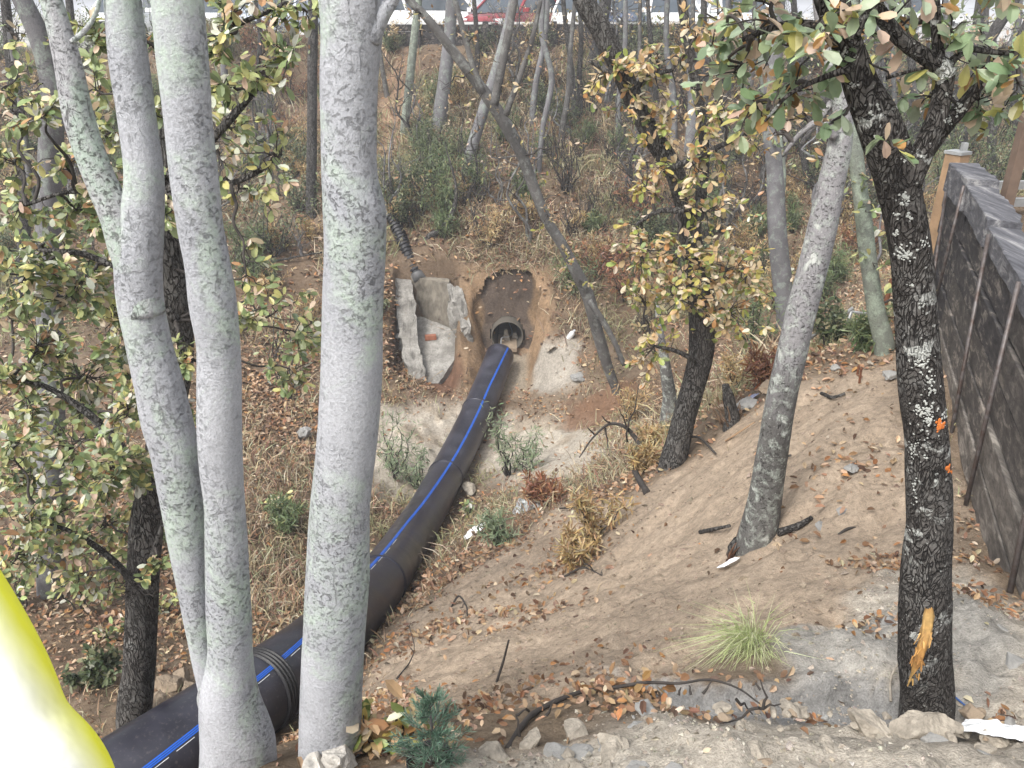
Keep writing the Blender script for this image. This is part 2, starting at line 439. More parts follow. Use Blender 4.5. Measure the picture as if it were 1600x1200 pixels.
M['wood_new'] = mat_plain('raw_timber', (0.36,0.235,0.135), 0.75, vary=0.35, scale=7)

def ground_mat():
    m, t, b = new_mat('ground_soil'); g = NG(t)
    a = g.n('ShaderNodeAttribute', attribute_name='Col')
    v = g.coord()
    n1 = g.noise(v, 2.2, 6, 0.6); n2 = g.noise(v, 22, 6, 0.7); n3 = g.noise(v, 140, 3, 0.6)
    c = g.mix(1.0, a.outputs[0], g.ramp(n1, (0.3, 0.74), (0.7, 1.12)), 'MULTIPLY')
    c = g.mix(0.9, c, g.ramp(n2, (0.28, 0.55), (0.6, 1.12)), 'MULTIPLY')
    c = g.mix(0.6, c, g.ramp(n3, (0.35, 0.6), (0.6, 1.1)), 'MULTIPLY')
    # pale grit
    vo = g.n('ShaderNodeTexVoronoi'); vo.inputs['Scale'].default_value = 55; g.l(v, vo.inputs['Vector'])
    gm = g.math('MULTIPLY', g.ramp(vo.outputs[0], (0.16, 1.0), (0.22, 0.0)), g.ramp(g.noise(v, 6, 3), (0.5, 0.0), (0.65, 0.6)))
    c = g.mix(gm, c, (0.46, 0.41, 0.35))
    g.l(c, b.inputs['Base Color']); b.inputs['Roughness'].default_value = 0.95; b.inputs['Specular IOR Level'].default_value = 0.1
    h = g.math('ADD', g.math('MULTIPLY', n2, 1.0), g.math('MULTIPLY', n3, 0.3))
    g.bump(h, 0.7, 0.03, b)
    return m
M['ground'] = ground_mat()

# ------------------------------------------------------------------ mesh building
class MB:
    def __init__(s): s.v = []; s.f = []; s.c = []; s.nv = 0; s.sm = []
    def add(s, V, F, c=None, smooth=True):
        V = np.asarray(V, float)
        s.v.append(V); o = s.nv
        s.f.extend([tuple(i + o for i in f) for f in F]); s.sm.extend([smooth] * len(F))
        s.c.append(np.tile(np.array(c if c is not None else (1, 1, 1), float), (len(V), 1)) if np.ndim(c) < 2 else np.asarray(c, float))
        s.nv += len(V)
    def box(s, c, size, rot=None, jit=0.0, col=None):
        x, y, z = [q / 2 for q in size]
        V = np.array([(i*x, j*y, k*z) for i in (-1, 1) for j in (-1, 1) for k in (-1, 1)])
        if jit: V += rng.normal(0, jit, V.shape)
        if rot is not None: V = V @ np.array(rot).T
        s.add(V + np.array(c), [(0,1,3,2), (4,6,7,5), (0,4,5,1), (2,3,7,6), (0,2,6,4), (1,5,7,3)], col, False)
    def bar(s, a, b, w, h, up=(0, 0, 1), col=None, jit=0.0):
        a = np.array(a, float); b = np.array(b, float); d = b - a; L = np.linalg.norm(d); d /= L
        x = np.cross(up, d); 
        if np.linalg.norm(x) < 1e-4: x = np.array([1.0, 0, 0])
        x /= np.linalg.norm(x); z = np.cross(d, x)
        s.box((a + b) / 2, (w, L, h), np.c_[x, d, z], jit, col)
    def tube(s, pts, rad, sides=8, col=None, rough=0.0, rfreq=3.0, cap=True, smooth=True, seed=0.0, flat=None):
        pts = np.asarray(pts, float); n = len(pts); rad = np.broadcast_to(np.asarray(rad, float), (n,))
        T = np.gradient(pts, axis=0); T /= np.linalg.norm(T, axis=1)[:, None] + 1e-12
        u = np.cross(T[0], (0.0, 1.0, 0.13)); u /= np.linalg.norm(u) + 1e-12
        V = np.empty((n, sides, 3)); ang = np.arange(sides) * 2 * math.pi / sides
        for i in range(n):
            u = u - T[i] * (u @ T[i]); u /= np.linalg.norm(u) + 1e-12
            w = np.cross(T[i], u)
            ring = np.outer(np.cos(ang), u) + np.outer(np.sin(ang), w)
            r = np.full(sides, rad[i])
            if rough:
                q = pts[i] + ring * rad[i]
                r = r * (1 + rough * fbm(q[:, 0]*rfreq + seed, q[:, 1]*rfreq, q[:, 2]*rfreq*0.6, 4))
            V[i] = pts[i] + ring * r[:, None]
        F = [(i*sides+j, i*sides+(j+1) % sides, (i+1)*sides+(j+1) % sides, (i+1)*sides+j) for i in range(n-1) for j in range(sides)]
        if cap:
            F.append(tuple(range(sides))[::-1]); F.append(tuple((n-1)*sides + j for j in range(sides)))
        s.add(V.reshape(-1, 3), F, col, smooth)
    def build(s, name, mat, parent=None, local=False, col=False):
        me = bpy.data.meshes.new(name)
        V = np.concatenate(s.v) if s.v else np.zeros((0, 3))
        off = np.zeros(3)
        if parent is not None and not local:
            p = parent
            while p is not None: off = off + np.array(p.location); p = p.parent
        V = V - off
        me.from_pydata(V.tolist(), [], s.f)
        me.polygons.foreach_set('use_smooth', s.sm)
        C = np.concatenate(s.c)
        if col or mat in (M['leaf'], M['litter'], M['grass']):
            at = me.color_attributes.new('Col', 'FLOAT_COLOR', 'POINT')
            at.data.foreach_set('color', np.c_[C, np.ones(len(C))].astype(np.float32).ravel())
        me.materials.append(mat)
        o = bpy.data.objects.new(name, me); COL.objects.link(o)
        if parent is not None: o.parent = parent
        return o

def tag(o, label=None, cat=None, group=None, kind=None):
    for k, v in (('label', label), ('category', cat), ('group', group), ('kind', kind)):
        if v: o[k] = v
    return o

def thing(name, label, cat, loc, group=None, rz=0.0):
    o = bpy.data.objects.new(name, None); o.empty_display_size = 0.2
    o.location = [float(q) for q in loc]; o.rotation_euler = (0, 0, rz); COL.objects.link(o)
    return tag(o, label, cat, group)

def solo(mb, name, mat, label, cat, group=None, kind=None, origin=None):
    """a thing that is one mesh, with its origin at its base"""
    o = mb.build(name, mat, None)
    V = np.concatenate(mb.v)
    c = np.array([V[:, 0].mean(), V[:, 1].mean(), V[:, 2].min()]) if origin is None else np.array(origin)
    o.data.transform(Matrix.Translation(Vector(-c))); o.location = c
    return tag(o, label, cat, group, kind)

def fast_mesh(name, V, quads, Cv, mat):
    """large numpy mesh: V (n,3), quads (m,4), colours (n,3)"""
    me = bpy.data.meshes.new(name)
    me.vertices.add(len(V)); me.vertices.foreach_set('co', V.astype(np.float32).ravel())
    me.loops.add(quads.size); me.loops.foreach_set('vertex_index', quads.astype(np.int32).ravel())
    me.polygons.add(len(quads)); me.polygons.foreach_set('loop_start', np.arange(0, quads.size, 4, dtype=np.int32))
    me.polygons.foreach_set('use_smooth', np.zeros(len(quads), bool))
    me.update(calc_edges=True)
    at = me.color_attributes.new('Col', 'FLOAT_COLOR', 'POINT')
    at.data.foreach_set('color', np.c_[Cv, np.ones(len(Cv))].astype(np.float32).ravel())
    me.materials.append(mat)
    o = bpy.data.objects.new(name, me); COL.objects.link(o)
    return o

def leaf_arrays(P, D, N, size, width, col, curl=0.25, fine=False):
    """two-quad leaves: P base points, D directions, N up-ish normals, all (n,3)"""
    n = len(P)
    D = D / (np.linalg.norm(D, axis=1)[:, None] + 1e-9)
    S = np.cross(D, N); S /= np.linalg.norm(S, axis=1)[:, None] + 1e-9
    U = np.cross(S, D)
    L = size[:, None]; Wd = (size * width)[:, None]
    fold = (curl * rng.uniform(-0.3, 1.0, n))[:, None] * Wd
    tipd = (rng.uniform(-0.25, 0.12, n))[:, None] * L
    v0 = P; v1 = P + D*L + U*tipd; Cc1 = P + D*L*0.42 + U*tipd*0.12
    def side(f, w, k): return P + D*L*f + U*tipd*f*f + S*Wd*w + U*fold*abs(w)*2*k
    if not fine:
        V = np.stack([v0, side(.38, .46, 1), side(.78, .40, 1), v1, side(.78, -.40, 1), side(.38, -.46, 1)], 1)
        base = np.arange(n)[:, None] * 6
        Q = np.concatenate([base + np.array([[0, 1, 2, 3]]), base + np.array([[0, 3, 4, 5]])], 0)
        return V.reshape(-1, 3), Q, np.repeat(col, 6, 0)
    V = np.stack([v0, Cc1, v1, side(.2, .26, 1), side(.52, .49, 1), side(.83, .40, .9), side(.2, -.26, 1), side(.52, -.49, 1), side(.83, -.40, .9)], 1)
    base = np.arange(n)[:, None] * 9
    Q = np.concatenate([base + np.array([q]) for q in ([0, 3, 4, 1], [1, 4, 5, 2], [0, 1, 7, 6], [1, 2, 8, 7])], 0)
    return V.reshape(-1, 3), Q, np.repeat(col, 9, 0)

def blade_arrays(P, D, L, w, col, droop=0.5):
    """grass blades: 2-quad strips bending over"""
    n = len(P); D = D / (np.linalg.norm(D, axis=1)[:, None] + 1e-9)
    side = np.cross(D, np.array([0, 0, 1.0])) + rng.normal(0, 0.4, (n, 3)); side /= np.linalg.norm(side, axis=1)[:, None] + 1e-9
    H = np.c_[D[:, 0], D[:, 1], np.zeros(n)]
    L = L[:, None]; w = w[:, None]; dr = droop * rng.uniform(0.2, 1, n)[:, None]
    m = P + D*L*0.5; e = P + D*L*0.92 + H*L*dr*0.6 - np.array([0, 0, 1.0])*L*dr*0.45
    V = np.stack([P - side*w, P + side*w, m + side*w*0.8, m - side*w*0.8, e + side*w*0.12, e - side*w*0.12], 1)
    base = np.arange(n)[:, None] * 6
    Q = np.concatenate([base + np.array([[0, 1, 2, 3]]), base + np.array([[3, 2, 4, 5]])], 0)
    return V.reshape(-1, 3), Q, np.repeat(col, 6, 0)

def pick(pal, n, var=0.15):
    """n colours from a weighted palette [(w,(r,g,b)),...]"""
    w = np.array([p[0] for p in pal], float); C = np.array([p[1] for p in pal])
    c = C[rng.choice(len(pal), n, p=w / w.sum())]
    return np.clip(c * (1 + rng.normal(0, var, (n, 1))) * (1 + rng.normal(0, var * 0.2, (n, 3))), 0.005, 0.95)

def unit(n):
    v = rng.normal(0, 1, (n, 3)); return v / np.linalg.norm(v, axis=1)[:, None]

OAK_GREEN = [(20, (0.17,0.22,0.095)), (26, (0.26,0.32,0.14)), (22, (0.40,0.43,0.19)), (16, (0.56,0.52,0.21)), (15, (0.62,0.48,0.34)), (7, (0.09,0.13,0.06)), (6,(0.42,0.24,0.12)), (14,(0.54,0.55,0.45))]
OAK_YELLOW = [(17, (0.52,0.45,0.13)), (22, (0.54,0.38,0.21)), (22, (0.58,0.47,0.29)), (16, (0.30,0.35,0.10)), (10, (0.44,0.24,0.09)), (14, (0.68,0.59,0.44)), (8,(0.19,0.24,0.08))]
OAK_NEAR = [(20, (0.20,0.28,0.15)), (26, (0.32,0.41,0.24)), (14, (0.44,0.43,0.14)), (16, (0.58,0.44,0.33)), (8, (0.40,0.22,0.08)), (18,(0.38,0.45,0.31))]
OAK_TAN = [(30,(0.45,0.34,0.20)), (20,(0.5,0.40,0.28)), (15,(0.3,0.25,0.08)), (15,(0.3,0.17,0.08))]
LITTER = [(32, (0.36,0.235,0.14)), (26, (0.24,0.135,0.075)), (16, (0.45,0.33,0.22)), (16, (0.12,0.07,0.045)), (9, (0.36,0.18,0.075)), (4, (0.54,0.44,0.32))]
STRAW = [(28,(0.44,0.36,0.23)), (18,(0.36,0.25,0.15)), (20,(0.56,0.49,0.36)), (14,(0.22,0.15,0.105)), (16,(0.29,0.30,0.17)), (8,(0.30,0.16,0.12))]

# ------------------------------------------------------------------ trees
def px_path(pxs, Y0, lean=0.0, up=1.8, down=0.35):
    """trunk line from photo pixels (bottom to top): (x, y, width px); Y0 distance of the base, lean metres towards +Y per metre of height"""
    P, Rr = [], []
    z0 = None
    for (x, y, w) in pxs:
        d = ray(x, y); t = Y0 / d[1]
        if z0 is None: z0 = d[2] * t
        # plane Y = Y0 + lean*(z-z0)
        t = (Y0 - lean * z0) / (d[1] - lean * d[2]) if lean else t
        P.append(d * t); Rr.append(w * 0.5 * t / FPX)
    P = np.array(P); Rr = np.array(Rr)
    if down:
        g = P[0] - (P[1] - P[0]) / (np.linalg.norm(P[1] - P[0]) + 1e-9) * down
        g[0] = P[0][0] * 0.7 + g[0] * 0.3
        P = np.vstack([g, P]); Rr = np.r_[Rr[0] * 1.12, Rr]
    if up:
        d = P[-1] - P[-2]; d /= np.linalg.norm(d); d = d * 0.6 + np.array([0, 0, 0.5]); d /= np.linalg.norm(d)
        P = np.vstack([P, P[-1] + d * up * 0.5, P[-1] + d * up]); Rr = np.r_[Rr, Rr[-1] * 0.75, Rr[-1] * 0.25]
    return P, Rr

def smooth_path(P, Rr, n=6):
    Q = catmull(np.c_[P, Rr], n)
    return Q[:, :3], np.maximum(Q[:, 3], 0.001)

def branch_between(q, p, r0, r1, wob=0.12, n=6, sag=0.0):
    L = np.linalg.norm(p - q)
    mids = [q]
    for k in range(1, n):
        s = k / n
        mids.append(q + (p - q) * s + rng.normal(0, wob * L / n * 0.9, 3) + np.array([0, 0, sag * L * math.sin(math.pi * s)]))
    mids.append(p)
    return np.array(mids), np.linspace(r0, r1, n + 1)

def make_tree(name, label, stems, mat, blobs=(), limbs=(), pal=OAK_GREEN, leaf=0.075, wid=0.5, group=None, rough=0.05, rfreq=5.0, sides=14,
              limb_mat=None, twig_mat=None, cat='tree', whorl=6, bough=0.016, bare=False, stem_mats=None, nres=6, droop=0.0, stem_names=None):
    """stems: [(P,R)], limbs: [(P,R)] in world space; blobs: [(px,py,rpx,Y,n_twigs)]"""
    base = stems[0][0][0].copy()
    base[2] = hz(base[0], base[1])
    root = thing(name, label, cat, base, group)
    anchor = []
    for i, (P, Rr) in enumerate(stems):
        mb = MB(); p, r = smooth_path(P, Rr, nres)
        mb.tube(p, r, sides, rough=rough, rfreq=rfreq, seed=base[0])
        mb.build(stem_names[i] if stem_names else 'trunk', (stem_mats[i] if stem_mats else mat), root)
        anchor.append(p[len(p)//4:])
    for P, Rr in limbs:
        mb = MB(); p, r = smooth_path(P, Rr, nres)
        mb.tube(p, r, max(6, sides // 2), rough=rough, rfreq=rfreq * 1.5, seed=base[0])
        mb.build('limb', limb_mat or mat, root)
        anchor.append(p)
    if blobs:
        A = np.concatenate(anchor)
        LP, LD, LN = [], [], []
        for (px, py, rpx, Y, n) in blobs:
            tw = MB()
            c = WY(px, py, Y); rad = rpx * depth(c) / FPX
            off = unit(n) * (rng.random(n)[:, None] ** 0.5) * rad
            off[:, 1] *= 1.3
            nodes = A
            # one bough into the blob, twigs off it
            q = A[((A - c)**2).sum(1).argmin()]
            bp, br = branch_between(q, c, bough, bough*0.42, 0.25, 6, 0.05)
            bp, br = smooth_path(bp, br, 3); tw.tube(bp, br, 5, cap=False)
            nodes = np.vstack([A, bp])
            for o in off:
                p = c + o
                q = nodes[(((nodes - p)**2).sum(1) + rng.random(len(nodes)) * 0.05).argmin()]
                tp, trr = branch_between(q, p, bough*0.36, 0.0018, 0.3, 4, 0.03)
                tw.tube(tp, trr, 4, cap=False)
                if bare: continue
                dirv = (p - q) / (np.linalg.norm(p - q) + 1e-9)
                for f in (1.0, 0.72, 0.45):
                    k = rng.integers(max(1, whorl - 3), whorl + 1) if f == 1.0 else rng.integers(1, max(2, whorl - 2))
                    at = q + (p - q) * f
                    d = dirv[None] * 0.5 + unit(k) * 0.9 + np.array([0, 0, -droop])
                    LP.append(np.tile(at, (k, 1)) + unit(k) * 0.01); LD.append(d)
                    LN.append(np.array([0, -0.35, 1.0]) + unit(k) * 0.55)
            tw.build('branch', twig_mat or M['twig'], root)
        if not bare:
            LP, LD, LN = map(np.concatenate, (LP, LD, LN)); n = len(LP)
            sz = leaf * rng.uniform(0.55, 1.25, n)
            V, Q, C = leaf_arrays(LP, LD, LN, sz, wid, pick(pal, n), fine=True)
            o = fast_mesh('crown', V - base, Q, C, M['leaf']); o.parent = root
    return root

def make_shrub(name, label, px, py, size_px, kind, group=None, h=None, at=None, lean=(0, 0), cat='shrub'):
    """a low plant rooted where the photo pixel meets the ground; size_px = its height in the photo"""
    b = WT(px, py) if at is None else np.array(at)
    H = size_px * depth(b) / FPX * 1.05 if h is None else h
    root = thing(name, label, cat, b, group)
    K = dict(bush=dict(ns=12, spread=0.7, pal=[(4,(0.07,0.095,0.045)),(3,(0.12,0.15,0.07)),(2,(0.18,0.20,0.10)),(1,(0.26,0.24,0.14))], leaf=0.065, wid=0.5, per=90),
             feathery=dict(ns=9, spread=0.55, pal=[(4,(0.12,0.17,0.075)),(3,(0.18,0.23,0.11)),(1,(0.26,0.28,0.12))], leaf=0.12, wid=0.13, per=110),
             fern=dict(ns=14, spread=0.8, pal=[(4,(0.22,0.09,0.05)),(3,(0.30,0.14,0.07)),(2,(0.36,0.21,0.10))], leaf=0.11, wid=0.2, per=70),
             golden=dict(ns=8, spread=0.7, pal=[(4,(0.46,0.33,0.15)),(3,(0.36,0.23,0.11)),(2,(0.54,0.44,0.25))], leaf=0.10, wid=0.17, per=80),
             sapling=dict(ns=4, spread=0.6, pal=OAK_GREEN, leaf=0.085, wid=0.5, per=22),
             yellow=dict(ns=5, spread=0.6, pal=OAK_YELLOW, leaf=0.07, wid=0.5, per=20),
             wispy=dict(ns=7, spread=0.5, pal=[(4,(0.20,0.26,0.15)),(3,(0.28,0.33,0.20)),(1,(0.34,0.36,0.24))], leaf=0.11, wid=0.15, per=75),
             twiggy=dict(ns=12, spread=0.5, pal=OAK_TAN, leaf=0.04, wid=0.4, per=3),
             yucca=dict(ns=1, spread=0.5, pal=[(1,(0.2,0.24,0.15))], leaf=0.6, wid=0.06, per=60))[kind]
    tw = MB(); LP, LD, LN = [], [], []
    for i in range(K['ns']):
        a = rng.uniform(0, 2*math.pi); s = K['spread'] * H * rng.uniform(0.15, 1)
        tip = b + np.array([math.cos(a)*s + lean[0], math.sin(a)*s + lean[1], H * rng.uniform(0.6, 1.0) * (1 - 0.25 * s / (K['spread']*H + 1e-6))])
        tp, tr = branch_between(b + np.array([math.cos(a), math.sin(a), 0]) * 0.03 * H - np.array([0, 0, 0.05]), tip, 0.008 + 0.006*H, 0.002, 0.28, 6, 0.05)
        p, r = smooth_path(tp, tr, 2); tw.tube(p, r, 4, cap=False)
        if kind == 'twiggy':
            for _ in range(7):
                k0 = p[rng.integers(3, len(p))]
                e = k0 + (unit(1)[0] * 0.5 + np.array([0, 0, 0.6])) * H * rng.uniform(0.12, 0.3)
                q2, r2 = branch_between(k0, e, 0.004, 0.0015, 0.3, 3); tw.tube(q2, r2, 3, cap=False)
        n = K['per']
        idx = rng.integers(len(p)//4, len(p), n)
        base_p = p[idx] + unit(n) * rng.random((n, 1)) * 0.16 * H
        LP.append(base_p); LD.append(unit(n) + np.array([0, 0, 0.2])); LN.append(np.array([0, -0.3, 1.0]) + unit(n) * 0.6)
    tw.build('stems', M['twig'], root)
    LP, LD, LN = map(np.concatenate, (LP, LD, LN)); n = len(LP)
    if kind == 'yucca': LP = np.tile(b, (n, 1)); LD = unit(n) * 0.8 + np.array([0, 0, 0.5])
    V, Q, C = leaf_arrays(LP, LD, LN, K['leaf'] * rng.uniform(0.5, 1.3, n), K['wid'], pick(K['pal'], n, 0.2))
    o = fast_mesh('foliage', V - b, Q, C, M['leaf']); o.parent = root
    return root

def make_sapling(px, py, h_px, label, mat, group=None, leaves=0, pal=OAK_TAN, lean=0.12):
    """thin bare sapling: one to three whippy stems forking into fine twigs"""
    b = WT(px, py); H = h_px * depth(b) / FPX
    root = thing('bare_sapling', label, 'sapling', b, group); LP = []
    for i in range(rng.integers(1, 4)):
        tip = b + np.array([rng.normal(0, lean*H), rng.normal(0, lean*H*.6), H * rng.uniform(.7, 1.05)])
        P, Rr = branch_between(b + np.array([rng.normal(0, .04), 0, -.06]), tip, .012 + .0095*H, .003, .3, 7); p, r = smooth_path(P, Rr, 3)
        mb = MB(); mb.tube(p, r, 6, cap=False); mb.build('stem', mat, root)
        mb = MB()
        for _ in range(int(8 + 5*H)):
            k = rng.integers(len(p)//4, len(p)); L = H * rng.uniform(.10, .30) * (1.2 - k/len(p))
            e = p[k] + (np.array([rng.normal(), rng.normal()*.7, rng.uniform(.3, 1.2)])) * L
            q, rr = branch_between(p[k], e, max(.003, r[k]*.5), .0018, .35, 5); mb.tube(q, rr, 4, cap=False)
            for _ in range(3):
                k2 = rng.integers(2, len(q)); e2 = q[k2] + (unit(1)[0] + np.array([0, 0, .5])) * L * rng.uniform(.25, .5)
                q2, r2 = branch_between(q[k2], e2, .0028, .0012, .4, 3); mb.tube(q2, r2, 3, cap=False); LP += [e2, e]
        mb.build('twig', M['twig_grey'] if rng.random() < .5 else M['twig'], root)
    if leaves and LP:
        LP = np.array(LP)[rng.integers(0, len(LP), leaves)] + rng.normal(0, .02, (leaves, 3))
        V, Q, C = leaf_arrays(LP, unit(leaves) + np.array([0, 0, -.3]), unit(leaves)*.7 + np.array([0, -.3, 1.]), rng.uniform(.05, .11, leaves), .5, pick(pal, leaves), fine=True)
        o = fast_mesh('foliage', V - b, Q, C, M['leaf']); o.parent = root
    return root

def make_tuft(name, label, px, py, h_px, n, pal, at=None, group=None, droop=0.8, spread=0.9, wide=0.0022, side=(0, 0)):
    b = WT(px, py) if at is None else np.array(at)
    H = h_px * depth(b) / FPX
    D = np.c_[rng.normal(0, spread, n) + side[0], rng.normal(0, spread, n) + side[1], np.full(n, 1.0)]
    P = b + np.c_[rng.normal(0, 0.05*H + 0.01, (n, 2)), np.full(n, -0.02)]
    V, Q, C = blade_arrays(P, D, H * rng.uniform(0.5, 1.15, n), wide * rng.uniform(0.6, 1.3, n), pick(pal, n, 0.12), droop)
    o = fast_mesh(name, V - b, Q, C, M['grass']); o.location = b
    return tag(o, label, 'grass tuft', group)

def make_rock(name, label, c, r, mat, group=None, squash=0.7, seed=None, cat='rock', sub=3, sharp=0.28):
    bm = bmesh.new(); bmesh.ops.create_icosphere(bm, subdivisions=sub + (1 if r > .05 else 0), radius=1.0)
    sd = rng.uniform(0, 50) if seed is None else seed
    V = np.array([v.co[:] for v in bm.verts])
    # planar facets broken off a lumpy ball
    for _ in range(13):
        nrm = unit(1)[0]; d = rng.uniform(0.45, 0.8); s = V @ nrm
        V = V - np.outer(np.maximum(s - d, 0), nrm)
    V = V * (1 + sharp * 0.5 * fbm(V[:, 0]*1.5 + sd, V[:, 1]*1.5, V[:, 2]*1.5, 3) + 0.07 * fbm(V[:, 0]*5 + sd, V[:, 1]*5, V[:, 2]*5, 4))[:, None]
    V = V * np.array([r * rng.uniform(0.9, 1.3), r * rng.uniform(0.8, 1.1), r * squash])
    F = [tuple(v.index for v in f.verts) for f in bm.faces]; bm.free()
    a = rng.uniform(0, 6.28); ca, sa = math.cos(a), math.sin(a)
    V = V @ np.array([[ca, -sa, 0], [sa, ca, 0], [0, 0, 1]]).T
    mb = MB(); mb.add(V, F, None, False)
    o = mb.build(name, mat, None); o.location = np.array(c) + np.array([0, 0, r * squash * 0.45])
    return tag(o, label, cat, group)

def stick(name, label, pts, r0, r1, mat, cat='stick', group=None, sides=6, side_twigs=0):
    mb = MB(); p, r = smooth_path(np.array(pts), np.linspace(r0, r1, len(pts)), 5)
    mb.tube(p, r, sides, rough=0.12, rfreq=20)
    for _ in range(side_twigs):
        k = rng.integers(2, len(p)); e = p[k] + (unit(1)[0] + np.array([0, 0, 0.7])) * rng.uniform(0.04, 0.14)
        q, rr = branch_between(p[k], e, r1 * 0.8, r1 * 0.3, 0.3, 4); mb.tube(q, rr, 4, cap=False)
    return solo(mb, name, mat, label, cat, group)

# ================================================================== GROUND
def build_ground():
    ys = [-4.0]
    while ys[-1] < 27.0:
        y = ys[-1]; ys.append(y + (0.10 if y < 0.8 else 0.022 if 16.1 < y < 17.0 else 0.022 + 0.0038 * max(0, y - 1)))
    while ys[-1] < 400: ys.append(ys[-1] * 1.12)
    xs = list(np.arange(-4.2, 4.6, 0.036))
    st = 0.036
    while xs[-1] < 300: st *= 1.035 if xs[-1] < 30 else 1.3; xs.append(xs[-1] + st)
    st = 0.036
    while xs[0] > -300: st *= 1.035 if xs[0] > -30 else 1.3; xs.insert(0, xs[0] - st)
    X, Y = np.meshgrid(np.array(xs), np.array(ys))
    s, w, r = zones(X, Y)
    Z = HB(X, Y)
    s = s * (1 - r)
    flat = sm(LOT_Y - 0.1, LOT_Y + 0.2, Y)
    Z = Z + lumps(X, Y, s, w, r) * (1 - flat)
    base = np.zeros(X.shape + (3,))
    def put(m, c):
        base[:] = base * (1 - m[..., None]) + np.array(c) * m[..., None]
    base[:] = (0.165, 0.118, 0.08)
    put(sm(-0.3, 0.6, fbm(X*0.5, Y*0.5, 4.4)) * 0.7, (0.225, 0.175, 0.125))
    put(m_path(X, Y), (0.30, 0.20, 0.13))
    put(s, (0.40, 0.318, 0.238))
    put(s * sm(0.1, 0.7, fbm(X*0.9, Y*0.9, 6.6)) * 0.4, (0.31, 0.235, 0.168))
    put(w, (0.46, 0.41, 0.34))
    put(w * sm(0.1, 0.6, fbm(X*2.2, Y*2.2, 2.6)) * 0.7, (0.33, 0.27, 0.20))
    put(r, (0.45, 0.405, 0.34))
    drop, face = scarp(X, Y); put(np.maximum(m_bank(X, Y), m_bank2(X, Y)) * .9, (0.36, 0.345, 0.315)); put(face, (0.30, 0.295, 0.285))
    nm = notch_mask(X, Y)
    put(nm, (0.29, 0.195, 0.118))
    put(nm * (1 - sm(0.35, 0.55, np.abs(X + 0.12))) * (1 - sm(16.1, 16.3, Y)), (0.33, 0.28, 0.215))
    put(m_grey(X, Y), (0.36, 0.325, 0.275)); put(m_red(X, Y) * 0.9, (0.155, 0.085, 0.055)); put(m_red2(X, Y) * 0.85, (0.20, 0.115, 0.07))
    put(flat, (0.50, 0.49, 0.47))
    V = np.stack([X, Y, Z], -1).reshape(-1, 3)
    ny, nx = X.shape
    i = np.arange(ny - 1)[:, None] * nx + np.arange(nx - 1)[None]
    Q = np.stack([i, i + 1, i + nx + 1, i + nx], -1)
    # leave the hole for the earth face behind the culvert mouth
    xc = 0.25 * (X[:-1, :-1] + X[1:, 1:] + X[:-1, 1:] + X[1:, :-1]); yc = 0.5 * (Y[:-1, :-1] + Y[1:, 1:])
    hw = 0.74 * np.sqrt(np.clip(1 - ((yc - FACE_Y0) / 0.52)**2, 0, 1)) + 0.07*fbm(xc*5, yc*5, 2.0, 3)
    keep = ~((np.abs(xc - CUL[0]) < hw) & (yc > FACE_Y0 + 0.02) & (yc < FACE_Y1))
    o = fast_mesh('ground', V, Q[keep], base.reshape(-1, 3), M['ground'])
    o.data.polygons.foreach_set('use_smooth', np.ones(len(o.data.polygons), bool))
    tag(o, kind='structure')
build_ground()

# earth face above the culvert, with the mouth cut out
def earth_face():
    n, k = 40, 60
    V, F, C = [], [], []
    for j in range(k + 1):
        for i in range(n + 1):
            x = CUL[0] - 0.95 + 1.9 * i / n
            zt = float(hq(np.array([x]), np.array([FACE_Y1 + 0.05]))[0]) - 0.03
            z = -7.1 + (zt + 7.1) * j / k
            y = FACE_Y0 + 0.02 + (FACE_Y1 + 0.10 - FACE_Y0) * (j / k) ** 1.5 + 0.05 * float(fbm(np.array([x*2.5]), np.array([z*1.2]), 3.0, 4)[0])
            V.append((x, y, z))
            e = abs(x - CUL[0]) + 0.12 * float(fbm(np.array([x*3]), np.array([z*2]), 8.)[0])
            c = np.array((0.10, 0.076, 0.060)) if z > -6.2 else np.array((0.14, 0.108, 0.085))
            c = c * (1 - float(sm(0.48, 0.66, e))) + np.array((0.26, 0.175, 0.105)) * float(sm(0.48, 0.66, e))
            C.append(c)
    for j in range(k):
        for i in range(n):
            q = [j*(n+1)+i, j*(n+1)+i+1, (j+1)*(n+1)+i+1, (j+1)*(n+1)+i]
            cx = sum(V[a][0] for a in q)/4 - CUL[0]; cz = sum(V[a][2] for a in q)/4 - CUL[2]
            if math.hypot(cx, cz) > CUL_R + 0.01: F.append(q)
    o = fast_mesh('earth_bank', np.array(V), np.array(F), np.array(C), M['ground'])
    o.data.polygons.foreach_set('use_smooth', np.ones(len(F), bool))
    tag(o, kind='structure')
earth_face()

